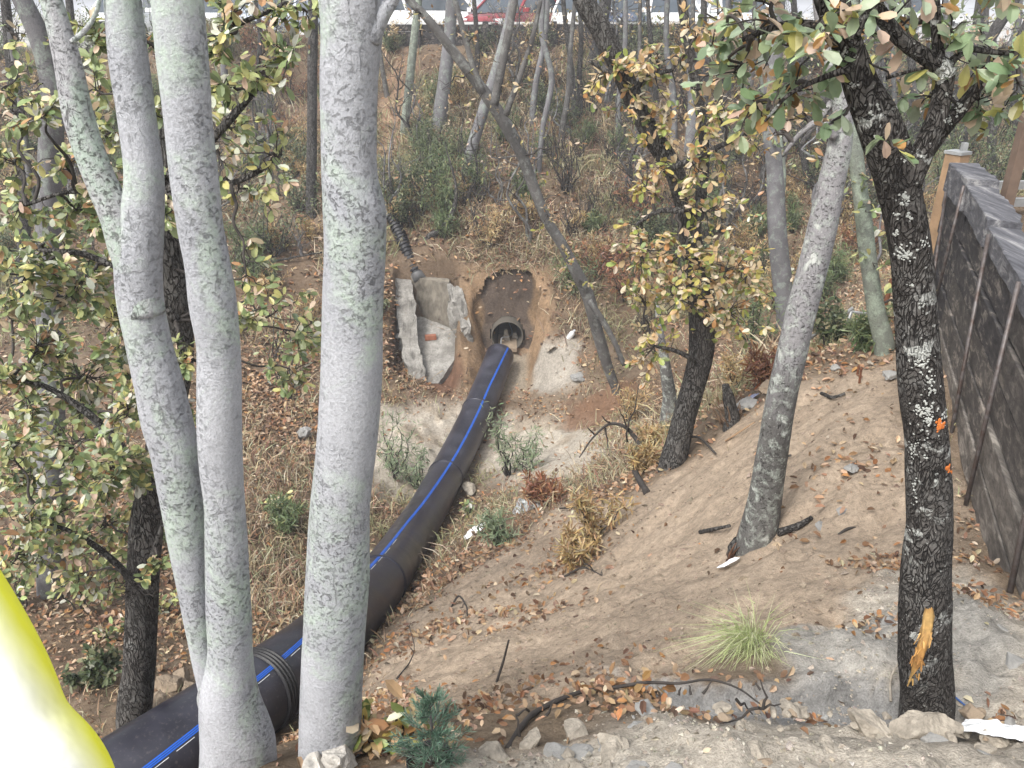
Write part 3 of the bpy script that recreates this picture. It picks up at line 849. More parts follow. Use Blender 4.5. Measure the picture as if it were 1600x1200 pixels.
# ================================================================== CULVERT
def culvert():
    m, t, b = new_mat('culvert_concrete'); g = NG(t)
    b.inputs['Base Color'].default_value = (0.085, 0.075, 0.06, 1); b.inputs['Roughness'].default_value = 0.9
    M['culv'] = m
    root = thing('culvert', 'round concrete culvert mouth at the foot of the dark earth cut', 'culvert', (CUL[0], CUL[1] - 0.1, CUL[2] - CUL_R))
    mb = MB(); n = 40; prof = [(0.325, 2.8), (0.325, -0.03), (0.33, -0.045), (0.345, -0.045), (0.355, -0.02), (0.375, 0.6)]
    V = [(CUL[0] + r*math.cos(2*math.pi*i/n), CUL[1] + y, CUL[2] + r*math.sin(2*math.pi*i/n)) for r, y in prof for i in range(n)]
    F = [(j*n+i, j*n+(i+1) % n, (j+1)*n+(i+1) % n, (j+1)*n+i) for j in range(len(prof)-1) for i in range(n)]
    mb.add(V, F); mb.build('barrel', m, root)
    mb = MB(); mb.add([(CUL[0] + 0.33*math.cos(2*math.pi*i/n), CUL[1] + 2.6, CUL[2] + 0.33*math.sin(2*math.pi*i/n)) for i in range(n)], [tuple(range(n))])
    mb.build('shade_disc', mat_plain('culvert_shade', (0.01,0.009,0.008), 1.0), root)  # near-black disc across the barrel, painted shade for the depth of the culvert
    # silt on the bottom and two pale slabs standing inside
    mb = MB(); mb.box((CUL[0], CUL[1] + 0.7, CUL[2] - 0.27), (0.40, 1.7, 0.09), jit=0.01)
    mb.build('silt', M['stone_brown'], root)
    for (px0, px1, y0, y1, dy) in ((786, 797, 509, 534, 0.30), (799, 811, 517, 532, 0.42)):
        a = WY(px0, y1, CUL[1] + dy); c = WY((px0+px1)/2, y0, CUL[1] + dy + 0.05); d = WY(px1, y1, CUL[1] + dy)
        mb = MB(); th = np.array([0, 0.06, 0])
        a2 = a + (c-a)*0.75 + np.array([-0.03,0,0]); d2 = d + (c-d)*0.8
        mb.add([a, a2, d2, d, a+th, a2+th, d2+th, d+th], [(0,1,2,3), (7,6,5,4), (0,4,5,1), (1,5,6,2), (2,6,7,3), (3,7,4,0)], None, False)
        mb.build('slab', M['stone'], root)
culvert()

# ================================================================== BIG BLACK PIPE
def big_pipe():
    m, t, b = new_mat('black_polyethylene'); g = NG(t)
    v = g.coord((1, 1, 1)); n1 = g.noise(v, 3.0, 5); n2 = g.noise(v, 38, 4, 0.7)
    c = g.mix(g.ramp(n1, (0.4, 0.0), (0.75, 1.0)), (0.017, 0.017, 0.026), (0.050, 0.050, 0.068))
    c = g.mix(g.ramp(n2, (0.56, 0.0), (0.74, 0.4)), c, (0.17, 0.155, 0.145))
    g.l(c, b.inputs['Base Color']); g.l(g.ramp(n1, (0.3, 0.28), (0.7, 0.48)), b.inputs['Roughness'])
    b.inputs['Specular IOR Level'].default_value = 0.5
    M['hdpe'] = m
    M['stripe'] = mat_plain('blue_stripe', (0.02, 0.13, 0.62), 0.45, vary=0.15)
    base = pipe_axis[len(pipe_axis)//2] - np.array([0, 0, PIPE_R])
    root = thing('plastic_pipe', 'long thick black plastic pipe with blue stripe running down into the ravine', 'pipe', base)
    ax = catmull(pipe_axis[::4], 6)
    mb = MB(); mb.tube(ax, PIPE_R, 64); mb.build('body', m, root)
    T = np.gradient(ax, axis=0); T /= np.linalg.norm(T, axis=1)[:, None]
    # stripe: at each station the side of the pipe that the photo shows it on
    sp = [(783,560), (757,618), (726,690), (692,742), (652,797), (615,845), (580,879), (470,1004), (420,1048), (300,1142), (235,1195), (60,1330)]
    sp = catmull([(a, b2, 0) for a, b2 in sp], 12)[:, :2]
    frames, angs = [], []
    for i in range(len(ax)):
        u = np.cross(T[i], (0, 0, 1.0)); u /= np.linalg.norm(u); w = np.cross(u, T[i]); frames.append((u, w))
        best, ba = 1e9, 0
        for a in np.linspace(0.0, math.pi, 90):
            q = ax[i] + (u*math.cos(a) + w*math.sin(a)) * PIPE_R
            x, y = proj(q); d = ((sp - (x, y))**2).sum(1).min()
            if d < best: best, ba = d, a
        angs.append(ba)
    k = np.ones(31) / 31; angs = np.convolve(np.pad(angs, 15, 'edge'), k, 'valid')
    i0 = 2
    def strip(da, wdt, r, lo=i0, hi=None, dash=None):
        V, F = [], []
        hi = hi or len(ax)
        for i in range(lo, hi):
            u, w = frames[i]
            for s in (-1, 1):
                a = angs[i] + da + s * wdt / r
                V.append(ax[i] + (u*math.cos(a) + w*math.sin(a)) * r)
        for i in range(len(V)//2 - 1):
            if dash and (i % 3 == 2): continue
            F.append((2*i, 2*i+1, 2*i+3, 2*i+2))
        return V, F
    mb = MB(); 
    for da in (-0.042, 0.0, 0.042): mb.add(*strip(da, 0.0046, PIPE_R + 0.004))
    mb.build('blue_stripe', M['stripe'], root)
    mb = MB(); mb.add(*strip(-0.105, 0.0022, PIPE_R + 0.004, 0, len(ax)//2, True)); mb.build('printed_line', M['white_plastic'], root)
    # butt-weld beads
    def near(px, py):
        return int(np.argmin([(proj(p)[0]-px)**2 + (proj(p)[1]-py)**2 for p in ax]))
    for (px, py) in ((592, 912), (697, 742), (748, 640)):
        i = near(px, py); mb = MB(); n = 40
        ring = []
        for r, o in ((PIPE_R - 0.01, -0.03), (PIPE_R + 0.014, -0.018), (PIPE_R + 0.004, 0.0), (PIPE_R + 0.014, 0.018), (PIPE_R - 0.01, 0.03)):
            for j in range(n):
                a = 2*math.pi*j/n; u, w = frames[i]
                ring.append(ax[i] + T[i]*o + (u*math.cos(a) + w*math.sin(a))*r)
        F = [(q*n+j, q*n+(j+1) % n, (q+1)*n+(j+1) % n, (q+1)*n+j) for q in range(4) for j in range(n)]
        mb.add(ring, F); mb.build('weld_bead', m, root)
    # ribbed sleeve near the trunks
    i = near(412, 1080); u, w = frames[i]; mb = MB(); n = 48; V = []
    prof = []
    for q in range(4):
        for r, o in ((0.006, 0.0), (0.018, 0.008), (0.018, 0.018), (0.006, 0.026)): prof.append((PIPE_R + r, -0.07 + q*0.034 + o))
    prof = [(PIPE_R - 0.01, -0.075)] + prof + [(PIPE_R - 0.01, 0.072)]
    for r, o in prof:
        for j in range(n):
            a = 2*math.pi*j/n; V.append(ax[i] + T[i]*o + (u*math.cos(a) + w*math.sin(a))*r)
    F = [(q*n+j, q*n+(j+1) % n, (q+1)*n+(j+1) % n, (q+1)*n+j) for q in range(len(prof)-1) for j in range(n)]
    mb.add(V, F, None, False); mb.build('ribbed_sleeve', M['black_plastic'], root)
    # domed nose and pulling eye at the far end
    e = ax[-1]; d = T[-1]; u, w = frames[-1]; mb = MB(); V = []
    prof = [(PIPE_R, 0), (PIPE_R*0.96, 0.05), (PIPE_R*0.8, 0.11), (PIPE_R*0.5, 0.16), (PIPE_R*0.2, 0.18), (0.02, 0.185)]
    for r, o in prof:
        for j in range(n):
            a = 2*math.pi*j/n; V.append(e + d*o + (u*math.cos(a) + w*math.sin(a))*r)
    F = [(q*n+j, q*n+(j+1) % n, (q+1)*n+(j+1) % n, (q+1)*n+j) for q in range(len(prof)-1) for j in range(n)]
    mb.add(V, F); mb.build('nose', m, root)
    mb = MB(); tp = [e + d*0.14 + (w*math.sin(a)*0.09 + d*(0.07 + 0.07*math.cos(a))) for a in np.linspace(0, 2*math.pi, 16)]
    mb.tube(tp, 0.018, 8, cap=False); mb.build('pulling_eye', M['galv'], root)
big_pipe()
mb = MB(); e = pipe_axis[-1]; 
stick('towing_cable', 'steel towing cable running from the pipe nose into the culvert', [e + np.array([0.02, 0.28, 0.06]), e + np.array([0.05, 0.7, 0.14]), CUL + np.array([0.02, 0.2, -0.1]), CUL + np.array([0, 1.5, -0.15])], 0.012, 0.012, M['galv'], 'cable')

# ================================================================== BROKEN CONCRETE TROUGH
def trough():
    m, t, b = new_mat('old_concrete'); g = NG(t); v = g.coord()
    n1 = g.noise(v, 3, 6, 0.65); n2 = g.noise(v, 26, 5, 0.7)
    c = g.mix(g.ramp(n1, (0.38, 0.0), (0.66, 1.0)), (0.17, 0.16, 0.143), (0.36, 0.345, 0.315))
    c = g.mix(0.8, c, g.ramp(n2, (0.3, 0.6), (0.6, 1.1)), 'MULTIPLY')
    g.l(c, b.inputs['Base Color']); b.inputs['Roughness'].default_value = 0.95; g.bump(n2, 0.9, 0.03, b)
    ms, t, b = new_mat('stained_concrete'); g = NG(t); v = g.coord((1, 1, 0.45))
    n1 = g.noise(v, 4, 6, 0.65)
    c = g.mix(g.ramp(n1, (0.35, 0.0), (0.62, 1.0)), (0.075, 0.065, 0.05), (0.23, 0.205, 0.165))
    g.l(c, b.inputs['Base Color']); b.inputs['Roughness'].default_value = 0.9; g.bump(n1, 0.6, 0.02, b)
    def fp(px, py):
        d = ray(px, py); t = (TR_Z0 - TR_S*TR_Y0) / (d[2] - TR_S*d[1]); return d * t
    root = thing('concrete_trough', 'broken grey concrete drain trough set in the leafy slope', 'trough', fp(675, 560) - np.array([0, 0, 0.15]))
    def prism(name, low, high, mat, rgh=0.075, sub=10):
        """solid between a lower ring and an upper ring of points, broken edges"""
        bm = bmesh.new(); n = len(low)
        a = [bm.verts.new(p) for p in low]; c2 = [bm.verts.new(p) for p in high]
        bm.faces.new(a[::-1]); bm.faces.new(c2)
        for i in range(n): bm.faces.new((a[i], a[(i+1) % n], c2[(i+1) % n], c2[i]))
        bmesh.ops.recalc_face_normals(bm, faces=bm.faces)
        bmesh.ops.triangulate(bm, faces=bm.faces)
        bmesh.ops.subdivide_edges(bm, edges=bm.edges, cuts=sub, use_grid_fill=True)
        V = np.array([q.co[:] for q in bm.verts])
        for ax_ in range(3): V[:, ax_] += rgh * fbm(V[:, 0]*5 + 3*ax_, V[:, 1]*5, V[:, 2]*5, 4)
        F = [tuple(q.index for q in f.verts) for f in bm.faces]; bm.free()
        q = MB(); q.add(V, F, None, False); return q.build(name, mat, root)
    up = lambda p, h: p + np.array([0, 0, h])
    floor = [fp(*q) for q in ((646,490), (702,512), (724,545), (716,556), (703,572), (692,588), (681,604), (668,602), (654,560))]
    prism('floor', [up(p, -0.16) for p in floor], floor, m, 0.02)
    out = np.array([-0.34, -0.02, 0])
    L = [fp(645,490), fp(652,548), fp(669,604)]
    prism('left_wall', [up(p, -0.3) for p in L] + [up(p + out, -0.3) for p in L[::-1]], [up(L[0], 0.78), up(L[1], 0.40), up(L[2], 0.08)] + [up(L[2] + out*0.8, 0.08), up(L[1] + out, 0.36), up(L[0] + out*1.1, 0.80)], m)
    o2 = np.array([0.30, 0.02, 0])
    Rr = [fp(702,511), fp(722,546)]
    prism('right_wall', [up(Rr[0], -0.3), up(Rr[1], -0.3), up(Rr[1]+o2, -0.3), up(Rr[0]+o2, -0.3)], [up(Rr[0], 0.92), up(Rr[1], 0.50), up(Rr[1]+o2*0.7, 0.46), up(Rr[0]+o2, 0.88)], m)
    B = [fp(644,489), fp(704,510)]; bk = np.array([-0.03, 0.35, 0])
    prism('back_wall', [up(B[0], -0.3), up(B[1], -0.3), up(B[1]+bk, -0.3), up(B[0]+bk, -0.3)], [up(B[0], 0.86), up(B[1], 0.96), up(B[1]+bk, 0.98), up(B[0]+bk, 0.88)], ms, 0.02)
    # brick lying on the floor
    p = fp(673, 530); q = MB(); q.box(p + np.array([0, 0, 0.05]), (0.24, 0.12, 0.09), Matrix.Rotation(0.15, 3, 'Z'), 0.004)
    solo(q, 'brick', M['brick'], 'red brick lying on the trough floor', 'brick')
    # corrugated drain
    pts = [WY(612, 338, 17.75), WY(622, 360, 17.5), WY(638, 398, 17.15), WY(652, 428, 16.95)]
    rt = thing('corrugated_drainpipe', 'ribbed black drainpipe emptying over the back wall of the trough', 'drainpipe', pts[-1])
    P = catmull(pts, 40); T = np.gradient(P, axis=0); s = np.cumsum(np.linalg.norm(T, axis=1))
    q = MB(); q.tube(P, 0.125 + 0.013*np.sign(np.sin(s * 2*math.pi / 0.085)), 20, cap=False, smooth=False)
    q.build('ribbed_body', M['black_plastic'], rt)
    d = (P[-1] - P[-6]); d /= np.linalg.norm(d)
    q = MB(); q.tube(np.array([P[-1]-d*0.03, P[-1], P[-1]+d*0.10, P[-1]+d*0.22, P[-1]+d*0.10, P[-1]]), [0.14, 0.145, 0.15, 0.16, 0.13, 0.11], 22, cap=False)
    q.build('outlet_collar', mat_plain('grey_plastic', (0.10,0.10,0.10), 0.5), rt)
trough()

# ================================================================== TIMBER RETAINING WALL (near right)
def sleeper_mat(name, a, b_, pale):
    m, t, b = new_mat(name); g = NG(t)
    v = g.coord((1.5, 0.10, 1.5)); v2 = g.coord((1, 1, 1))
    n1 = g.noise(v, 9, 7, 0.7, 0.6); n2 = g.noise(v, 42, 5, 0.7); n3 = g.noise(v2, 1.3, 3)
    c = g.mix(g.ramp(n1, (0.35, 0.0), (0.65, 1.0)), a, b_)
    c = g.mix(g.math('MULTIPLY', g.ramp(n1, (0.52, 0.0), (0.66, 1.0)), g.ramp(n3, (0.38, 0.25), (0.56, 1.0))), c, pale)
    c = g.mix(0.8, c, g.ramp(n2, (0.32, 0.6), (0.58, 1.08)), 'MULTIPLY')
    g.l(c, b.inputs['Base Color']); b.inputs['Roughness'].default_value = 0.8; b.inputs['Specular IOR Level'].default_value = 0.25
    g.bump(g.math('ADD', n1, g.math('MULTIPLY', n2, 0.5)), 0.35, 0.008, b); return m
M['sleeper'] = sleeper_mat('tarred_timber', (0.022, 0.020, 0.022), (0.065, 0.060, 0.060), (0.25, 0.22, 0.19))
M['sleeper_mid'] = sleeper_mat('weathered_brown_timber', (0.04, 0.036, 0.034), (0.11, 0.098, 0.09), (0.28, 0.245, 0.21))
M['sleeper_pale'] = sleeper_mat('bleached_timber', (0.07, 0.062, 0.056), (0.19, 0.17, 0.15), (0.33, 0.30, 0.265))
M['sleeper_top'] = sleeper_mat('weathered_blue_grey_timber', (0.06, 0.06, 0.068), (0.15, 0.15, 0.163), (0.30, 0.295, 0.29))

def wobbly_beam(mb, a, b, w, h, seg=26, amp=0.012, seed=0.0):
    """a worn squared timber from a to b: w across, h high; top at a,b level"""
    a = np.array(a, float); b = np.array(b, float); d = b - a; L = np.linalg.norm(d); d = d / L
    x = np.cross(d, (0, 0, 1.0)); x /= np.linalg.norm(x); z = np.cross(x, d)
    c = 0.007
    ring = [(-w/2+c, -h), (w/2-c, -h), (w/2, -h+c), (w/2, -c), (w/2-c, 0), (-w/2+c, 0), (-w/2, -c), (-w/2, -h+c)]
    V = []; n = len(ring)
    for i in range(seg + 1):
        p = a + d * L * i / seg
        for (u, v) in ring:
            q = p + x*u + z*v
            nz = amp * fbm(np.array([i*0.35 + seed]), np.array([u*14 + seed]), v*14, 4)[0]
            V.append(q + x*nz*(1 if u > 0 else -1) + z*nz*0.5)
    F = [(i*n+j, (i+1)*n+j, (i+1)*n+(j+1) % n, i*n+(j+1) % n) for i in range(seg) for j in range(n)]
    F += [tuple(range(n)), tuple(seg*n + j for j in range(n))[::-1]]
    mb.add(V, F, None, False)

def timber_wall():
    root = thing('timber_retaining_wall', 'dark weathered timber retaining wall with steel rods on the right of the sandy bank', 'retaining wall', (wall_x(4.0) , 4.0, -2.9))
    dY = 1 / math.hypot(1, 0.38); dirv = np.array([0.38 * dY, dY, 0]); nrm = np.array([-dY, 0.38 * dY, 0])
    top = -1.42; hgt = 0.245
    for k in range(8):
        z = top - 0.10 - k * hgt
        cuts = [1.0, 4.42, 6.55, WALL_END - 0.04*k]
        for i in range(3):
            y0, y1 = cuts[i] + 0.008, cuts[i+1] - 0.008
            a = np.array([wall_x(y0), y0, z]); b = np.array([wall_x(y1), y1, z])
            jig = -nrm * (0.085 + rng.uniform(-0.012, 0.012)) 
            mb = MB(); wobbly_beam(mb, a + jig, b + jig, 0.17, hgt - 0.018, amp=0.004, seed=k*3.1 + i*7)
            mb.build('sleeper', (M['sleeper'], M['sleeper_mid'], M['sleeper_pale'])[min(2, max(0, int((k + rng.integers(0, 3) - (i == 2)*1 + (i == 0)*1) / 3)))], root)
    # cap pieces, each a little higher or lower than the next
    for (y0, y1, dz, wv) in ((1.0, 4.02, 0.0, 0.20), (4.05, 5.55, 0.03, 0.21), (5.58, 6.7, 0.09, 0.22), (6.72, 7.88, 0.16, 0.25)):
        a = np.array([wall_x(y0), y0, top + dz - 0.0]); b = np.array([wall_x(y1), y1, top + dz + (0.02 if y1 < 7 else -0.06)])
        mb = MB(); wobbly_beam(mb, a - nrm*0.09, b - nrm*0.09, wv, 0.11 + dz, amp=0.012, seed=y0)
        o = mb.build('cap_timber', M['sleeper_top'], root)
    # rods against the face
    for (px, py, qx, qy) in ((1545, 366, 1484, 690), (1592, 440, 1511, 780), (1506, 290, 1462, 470), (1640, 620, 1579, 920), (1478, 300, 1440, 560)):
        def onwall(px, py, off):
            d = ray(px, py); k = off  # X = wall_x(Y) - off
            t = (2.94 - 0.38*4.45 - k) / (d[0] - 0.38*d[1]); return d*t
        a = onwall(px, py, 0.045); b = onwall(qx, qy, 0.045)
        b = a + (b - a) * 1.12
        mb = MB(); mb.tube([a, a*0.5+b*0.5, b], 0.014, 8); mb.build('steel_rod', M['steel'], root)
timber_wall()

# timber post with a metal cap beyond the wall end
def capped_post():
    a = WY(1457, 400, 8.25); top = WY(1466, 240, 8.25)
    X, Y = a[0] + 0.02, 8.25
    zb, zt = hz(X, Y) - 0.1, top[2]
    root = thing('timber_post', 'raw orange timber post with grey metal cap beyond the end of the dark wall', 'post', (X, Y, zb))
    mb = MB(); mb.box((X, Y, (zb+zt)/2), (0.15, 0.17, zt-zb), Matrix.Rotation(0.5, 3, 'Z')); mb.build('post', M['wood_new'], root)
    mb = MB(); mb.box((X, Y, zt+0.012), (0.17, 0.19, 0.03), Matrix.Rotation(0.5, 3, 'Z')); mb.box((X+0.05, Y, zt+0.06), (0.05, 0.05, 0.09)); mb.build('metal_cap', M['galv'], root)
    mb = MB(); mb.box((X+0.093, Y-0.03, zt-0.17), (0.03, 0.1, 0.11), Matrix.Rotation(0.5, 3, 'Z')); mb.build('red_paint_mark', mat_plain('red_paint', (0.55,0.07,0.04), 0.6), root)
capped_post()

# platform gear behind the wall
def platform_things():
    zt = -1.62
    x, y = wall_x(6.4) + 0.95, 6.4
    mb = MB(); mb.box((x, y, zt + 0.55), (0.09, 0.09, 1.5)); mb.box((x + 0.02, y - 0.02, zt - 0.02), (0.2, 0.2, 0.04))
    p = WY(1592, 240, 6.6)
    root = thing('post', 'brown timber post standing on the platform behind the wall', 'post', (p[0], 6.6, zt))
    q = MB(); q.box((p[0], 6.6, zt + 0.65), (0.085, 0.085, 1.34)); q.build('shaft', mat_plain('brown_timber', (0.16,0.11,0.08), 0.8, vary=0.3), root)
    q = MB(); q.box((p[0], 6.6, zt + 1.335), (0.11, 0.11, 0.03)); q.build('cap', M['sleeper'], root)
    for i, (px, lab) in enumerate(((1557, 'thin pale metal stake left of its twin behind the wall cap'), (1566, 'thin pale metal stake right of its twin behind the wall cap'))):
        q0 = WY(px, 318, 6.3)
        stick('metal_stake', lab, [np.array([q0[0], 6.3, zt - 0.05]), np.array([q0[0], 6.3, zt + 0.2]), q0], 0.014, 0.013, M['galv'], 'stake', 'pale metal stakes behind the wall')
    q0 = WY(1572, 362, 5.9)
    q = MB(); q.bar((q0[0], 5.9, -1.585), (q0[0] + 1.4, 5.6, -1.585), 0.2, 0.05, jit=0.003)
    solo(q, 'plank', M['wood_new'], 'yellowish raw plank lying on the platform behind the wall', 'plank')
    q0 = WY(1585, 372, 5.3)
    q = MB(); q.bar((q0[0] + 0.02, 5.35, -1.57), (q0[0] + 1.3, 5.05, -1.57), 0.16, 0.09, jit=0.004)
    solo(q, 'plank', M['sleeper'], 'dark tarred plank lying nearest the wall on the platform', 'plank')
    for k, (zz, lab) in enumerate(((-1.37, 'upper pale rail behind the post on the platform'), (-1.52, 'lower pale rail behind the post on the platform'))):
        a = np.array([wall_x(7.0) + 0.15, 7.0, zz]); b = a + np.array([2.6, 0.25, 0])
        r = thing('platform_rail', lab, 'rail', (a[0], a[1], zt))
        q = MB(); q.bar(a, b, 0.05, 0.07); q.build('rail', M['galv'], r)
        q = MB()
        for s in (0.1, 0.9): 
            c = a + (b - a) * s; q.box((c[0], c[1] + 0.05 + 0.07*k, (zz + zt)/2), (0.04, 0.04, zz - zt + 0.05))
        q.build('support', M['galv'], r)
platform_things()

# thin metal frame behind the sandy ridge
def metal_frame():
    Y = 8.6
    root = thing('metal_rail_frame', 'thin grey metal pole frame in the bushes behind the sandy ridge', 'frame', (WY(1330, 548, Y)[0], Y, hz(WY(1330, 548, Y)[0], Y)))
    def pole(name, a, b, r=0.02):
        q = MB(); q.tube([a, (np.array(a)+b)/2, b], r, 8); q.build(name, M['galv'], root)
    p = WY(1331, 484, Y); z0 = hz(p[0], Y); pole('post', np.array([p[0]-0.06, Y, z0 - 0.1]), p)
    p2 = WY(1400, 494, Y + 0.3); pole('post', np.array([p2[0], Y + 0.3, hz(p2[0], Y+0.3) - 0.1]), p2)
    for (y0, y1) in ((487, 498), (517, 529), (548, 556)):
        pole('rail', WY(1330, y0, Y), WY(1402, y1, Y + 0.3), 0.018)
    pole('brace', WY(1262, 531, Y), WY(1333, 481, Y)); pole('brace', WY(1272, 510, Y), WY(1322, 548, Y), 0.014); pole('brace', WY(1383, 522, Y+0.2), WY(1397, 505, Y+0.2), 0.015)
    stick('painted_pole', 'dull red pole leaning beside the metal frame', [WY(1378, 500, 8.3), WY(1385, 470, 8.35), WY(1394, 435, 8.4)], 0.03, 0.026, M['rust'], 'pole')
metal_frame()

# ================================================================== CAR PARK ABOVE
def far_wall():
    x0, x1 = WY(600, 50, 25.85)[0], WY(1130, 50, 25.85)[0]
    root = thing('timber_kerb_wall', 'low black timber wall holding up the car park edge', 'retaining wall', ((x0+x1)/2, 25.8, -1.0))
    for k in range(4):
        n = 4
        for i in range(n):
            a = x0 + (x1-x0)*i/n + 0.01; b = x0 + (x1-x0)*(i+1)/n - 0.01
            mb = MB(); mb.bar((a, 25.82 + rng.uniform(-0.02, 0.02), -0.45 - 0.2*k), (b, 25.82 + rng.uniform(-0.02, 0.02), -0.45 - 0.2*k), 0.2, 0.19, jit=0.006)
            mb.build('sleeper', M['sleeper'], root)
    for i in range(5):
        x = x0 + (x1-x0)*(i+0.5)/5
        mb = MB(); mb.box((x, 25.66, -0.75), (0.16, 0.12, 0.95), jit=0.004); mb.build('post', M['sleeper'], root)
far_wall()
mb = MB(); mb.bar((-3.3, 25.95, -0.33), (5.5, 25.95, -0.33), 0.16, 0.07)
solo(mb, 'kerb', mat_plain('white_kerb_paint', (0.75,0.75,0.73), 0.8), 'white painted kerb along the car park edge', 'kerb')

M['tyre'] = mat_plain('tyre_rubber', (0.02,0.02,0.02), 0.85)
M['rim'] = mat_plain('wheel_rim', (0.45,0.46,0.47), 0.35, 0.7)
M['glass'] = mat_plain('car_glass', (0.06,0.075,0.09), 0.08, spec=0.8)
M['lamp_glass'] = mat_plain('headlight_glass', (0.75,0.77,0.78), 0.15)
M['tail'] = mat_plain('tail_light', (0.45,0.03,0.02), 0.25)
M['plate'] = mat_plain('number_plate', (0.75,0.76,0.72), 0.5)
M['black_trim'] = mat_plain('black_trim', (0.025,0.025,0.027), 0.6)

def make_car(label, x, y, rz, paint, kind='hatch', cat='car'):
    P = mat_plain('car_paint', paint, 0.25, 0.0, vary=0.05, spec=0.6)
    root = thing('parked_car' if kind != 'van' else 'parked_van', label, cat, (x, y, LOT_Z), 'cars parked above the ravine', rz)
    L, Wd = (4.3, 1.74) if kind != 'van' else (4.9, 1.9)
    # stations along x: (x, z bottom, z belt, half width)
    if kind == 'van': st = [(-L/2, .42, .95, .78), (-L/2+.12, .28, 1.02, .92), (-1.2, .24, 1.02, .95), (1.0, .24, 1.0, .95), (1.7, .26, .96, .93), (2.2, .3, .86, .86), (L/2, .42, .72, .66)]
    else: st = [(-L/2, .42, .80, .66), (-L/2+.1, .32, .90, .80), (-1.5, .24, .95, .86), (-.4, .22, .94, .87), (.75, .22, .93, .87), (1.5, .25, .86, .84), (1.95, .32, .76, .76), (L/2, .42, .62, .58)]
    V, F = [], []; n = 9
    for (sx, zb, zt, hw) in st:
        for (u, v) in ((-.86, 0), (-1, .18), (-1.02, .5), (-.97, .9), (-.80, 1.0), (.80, 1.0), (.97, .9), (1.02, .5), (1, .18)):
            V.append((sx, hw*u, zb + (zt-zb)*v))
    for i in range(len(st)-1):
        for j in range(n): F.append((i*n+j, i*n+(j+1) % n, (i+1)*n+(j+1) % n, (i+1)*n+j))
    F += [tuple(range(n)), tuple((len(st)-1)*n+j for j in range(n))[::-1]]
    mb = MB(); mb.add(V, F, None, True); mb.build('body', P, root, local=True)
    # greenhouse: glass sides with a painted roof and pillars
    if kind == 'van': base, top, zb, zt, hb, ht = (-2.3, 1.75), (-2.2, 0.95), .98, 1.95, .88, .78
    elif kind == 'sedan': base, top, zb, zt, hb, ht = (-1.75, 1.0), (-.95, .15), .90, 1.42, .78, .60
    else: base, top, zb, zt, hb, ht = (-2.0, 1.05), (-1.55, .1), .90, 1.48, .79, .62
    gl = MB(); gl.add([(base[0], -hb, zb), (base[1], -hb, zb), (base[1], hb, zb), (base[0], hb, zb), (top[0], -ht, zt), (top[1], -ht, zt), (top[1], ht, zt), (top[0], ht, zt)],
                      [(0,1,5,4), (1,2,6,5), (2,3,7,6), (3,0,4,7)], None, False)
    gl.build('windows', M['glass'], root, local=True)
    mb = MB(); rr = [(top[0]-.05, -ht-.03), (top[1]+.05, -ht-.03), (top[1]+.08, 0), (top[1]+.05, ht+.03), (top[0]-.05, ht+.03)]
    mb.add([(a, b, zt-.02) for a, b in rr] + [(a*.97, b*.9, zt+.05) for a, b in rr], [(0,1,2,3,4), (9,8,7,6,5)] + [(i, (i+1) % 5, 5+(i+1) % 5, 5+i) for i in range(5)], None, False)
    mb.build('roof', P, root, local=True)
    for s in (-1, 1):
        for f in ((base[0], top[0]), ((base[0]+base[1])/2-.05, (top[0]+top[1])/2), (base[1], top[1])):
            mb = MB(); mb.bar((f[0], s*(hb+.006), zb), (f[1], s*(ht+.006), zt), .07, .07); mb.build('pillar', P, root, local=True)
    for wx in (-L*.30, L*.31):
        for s in (-1, 1):
            mb = MB(); prof = [(.18, .10), (.29, .10), (.315, .06), (.315, -.06), (.29, -.10)]
            V = [(wx + r*math.cos(2*math.pi*j/24), s*(Wd/2-.06) + o*s, .31 + r*math.sin(2*math.pi*j/24)) for r, o in prof for j in range(24)]
            mb.add(V, [(q*24+j, q*24+(j+1) % 24, (q+1)*24+(j+1) % 24, (q+1)*24+j) for q in range(4) for j in range(24)])
            w = mb.build('wheel', M['tyre'], root, local=True)
            mb = MB(); y = s*(Wd/2+.025)
            V = [(wx, y+.01*s, .31)] + [(wx + (.185 if j % 4 else .20)*math.cos(2*math.pi*j/20), y, .31 + (.185 if j % 4 else .20)*math.sin(2*math.pi*j/20)) for j in range(20)]
            mb.add(V, [(0, 1+j, 1+(j+1) % 20) for j in range(20)]); mb.build('rim', M['rim'], w, local=True)
    for s in (-1, 1):
        mb = MB(); mb.box((L/2-.22, s*.60, .68), (.22, .30, .14)); mb.build('headlight', M['lamp_glass'], root, local=True)
        mb = MB(); mb.box((-L/2+.03, s*.66, .78), (.10, .20, .20)); mb.build('tail_light', M['tail'], root, local=True)
        mb = MB(); mb.box((base[1]-.15, s*.98, .98), (.12, .2, .13)); mb.build('mirror', P, root, local=True)
    mb = MB(); mb.box((L/2-.01, 0, .60), (.06, .9, .13)); mb.build('grille', M['black_trim'], root, local=True)
    mb = MB(); mb.box((L/2+.01, 0, .42), (.14, 1.3, .16)); mb.build('bumper', M['black_trim'] if kind == 'van' else P, root, local=True)
    mb = MB(); mb.box((L/2+.09, 0, .46), (.015, .42, .13)); mb.build('number_plate', M['plate'], root, local=True)

